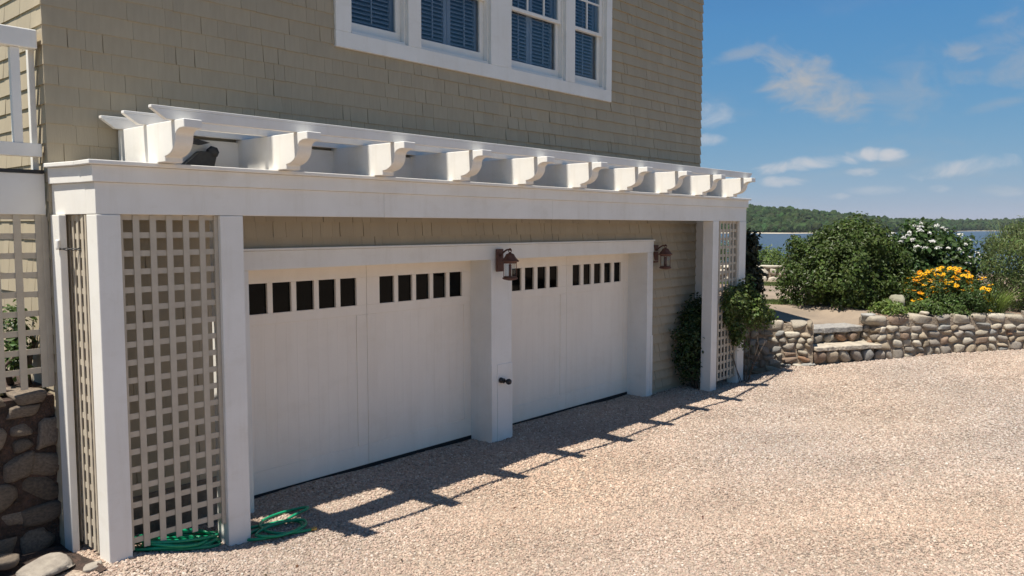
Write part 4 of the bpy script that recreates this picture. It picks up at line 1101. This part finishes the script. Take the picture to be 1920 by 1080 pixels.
# grass strips beside the path
def turf(name, c, rx, ry, n, seed, rot):
    r_ = np.random.default_rng(seed); q = np.sqrt(r_.random(n)); a = r_.uniform(0, 6.28, n); u, v = rx * q * np.cos(a), ry * q * np.sin(a)
    x, y = c[0] + u * math.cos(rot) - v * math.sin(rot), c[1] + u * math.sin(rot) + v * math.cos(rot); z = terrace_z(x, y)
    P = np.stack([x, y, z], 1); h = r_.uniform(.03, .07, n); a2 = r_.uniform(0, 6.28, n); sd = np.stack([np.cos(a2), np.sin(a2), 0 * a2], 1) * .006
    tip = P + np.stack([r_.normal(0, .02, n), r_.normal(0, .02, n), h], 1)
    V_ = np.stack([P - sd, P + sd, tip], 1).reshape(-1, 3)
    o = link(name, mesh_np(name, V_, np.arange(n * 3).reshape(-1, 3), LEAF, cols=np.repeat(tones(n, (.13, .17, .05), seed), 3, 0)))
    tag(o, 'short grass strip crossing the dirt path', 'grass', kind='stuff')
turf('grass_strip', (15.6, 7.0), 1.2, .32, 9000, 111, 2.0)
turf('grass_strip', (19.9, 9.0), 1.6, .5, 9000, 112, 2.0)

# loose stones
def boulder(name, label, c, sx, sy, sz, mi, seed, sub=3, sq=.75, cat='stone', m=None, rot=0.0):
    r_ = np.random.default_rng(seed); iv, ifc = ico(sub); v = np.sign(iv) * np.abs(iv) ** sq
    d = 1 + .12 * (np.sin(iv[:, 0] * 3 + seed) + np.sin(iv[:, 1] * 4 + seed * 2) + np.sin(iv[:, 2] * 3.5)) / 2 + r_.uniform(-.015, .015, len(iv))
    for c_ in range(9):
        pn = r_.normal(size=3); pn /= np.linalg.norm(pn); v = v - np.maximum(0, v @ pn - r_.uniform(.7, .95))[:, None] * pn[None] * .95
    if sz < .06: v[:, 2] = np.clip(v[:, 2], -.7, .62 + .05 * np.sin(v[:, 0] * 5) * np.sin(v[:, 1] * 4))
    v = v * d[:, None] * np.array((sx, sy, sz))
    o = link(name, mesh_np(name, v, ifc, m or STONES[mi], smooth=True)); o.location = c; o.rotation_euler.z = rot
    return tag(o, label, cat)
boulder('boulder', 'upright pale lichen boulder among the plants near the orange daisies', (15.22, 4.22, 1.10), .12, .14, .22, 6, 121, m=DRYST)
boulder('pale_stone', 'small white stone lying on top of the long wall', (14.95, 3.72, 1.025), .07, .08, .04, 6, 122, m=LIMEST)
boulder('flat_stone', 'flat grey stone lying on the soil by the steps wall end', (14.28, 4.42, .99), .13, .12, .045, 5, 123)
boulder('flagstone', 'pale flat flagstone on the soil at the lower left corner', (1.84, 5.82, .205), .2, .15, .03, 1, 124, sq=.32, rot=.4)
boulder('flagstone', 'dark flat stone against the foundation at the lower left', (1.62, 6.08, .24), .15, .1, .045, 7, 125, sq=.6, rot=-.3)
boulder('flagstone', 'narrow pale stone beside the left front pergola post', (2.10, 5.69, .165), .08, .06, .03, 1, 126, sq=.5, rot=.2)
print('objects', len(bpy.data.objects))

def litter():
    r_ = np.random.default_rng(77); n = 210
    x = np.concatenate([r_.uniform(3.7, 12.2, 120), r_.uniform(2.4, 13.5, 90)]); y = np.concatenate([6.5 - np.abs(r_.normal(0, .35, 120)), r_.uniform(3.0, 6.1, 90)])
    y = np.where((x < 3.66) | (x > 10.0), np.minimum(y, 6.15), y); y = np.where((x > 6.66) & (x < 7.08), np.minimum(y, 6.15), y)
    P = np.stack([x, y, ground_z(x, y) + .016], 1); Nb = np.tile(np.array((0, 0, 1.6)), (n, 1))
    o = link('leaf_litter', leaf_mesh('leaf_litter', P, Nb, r_.uniform(.018, .05, n), tones(n, (.13, .08, .04), 78, .5, .2), aspect=.5, wild=.35, seed=79))
    tag(o, 'scattered dry leaf bits on the gravel', 'leaf litter', kind='stuff')
litter()

# ------------------------------------------------------------------ the summer haze over the water
hz, ht, hb = newmat('haze')
ht.nodes.remove(hb)
pv = ht.nodes.new('ShaderNodeVolumePrincipled'); pv.inputs['Color'].default_value = (0.80, 0.88, 1.0, 1); pv.inputs['Density'].default_value = 0.00005
pv.inputs['Anisotropy'].default_value = 0.0
ht.links.new(pv.outputs[0], ht.nodes['Material Output'].inputs['Volume'])
tag(MB().box(-220, 3950, -2750, 3150, -11, 62).build('haze', hz), kind='stuff')
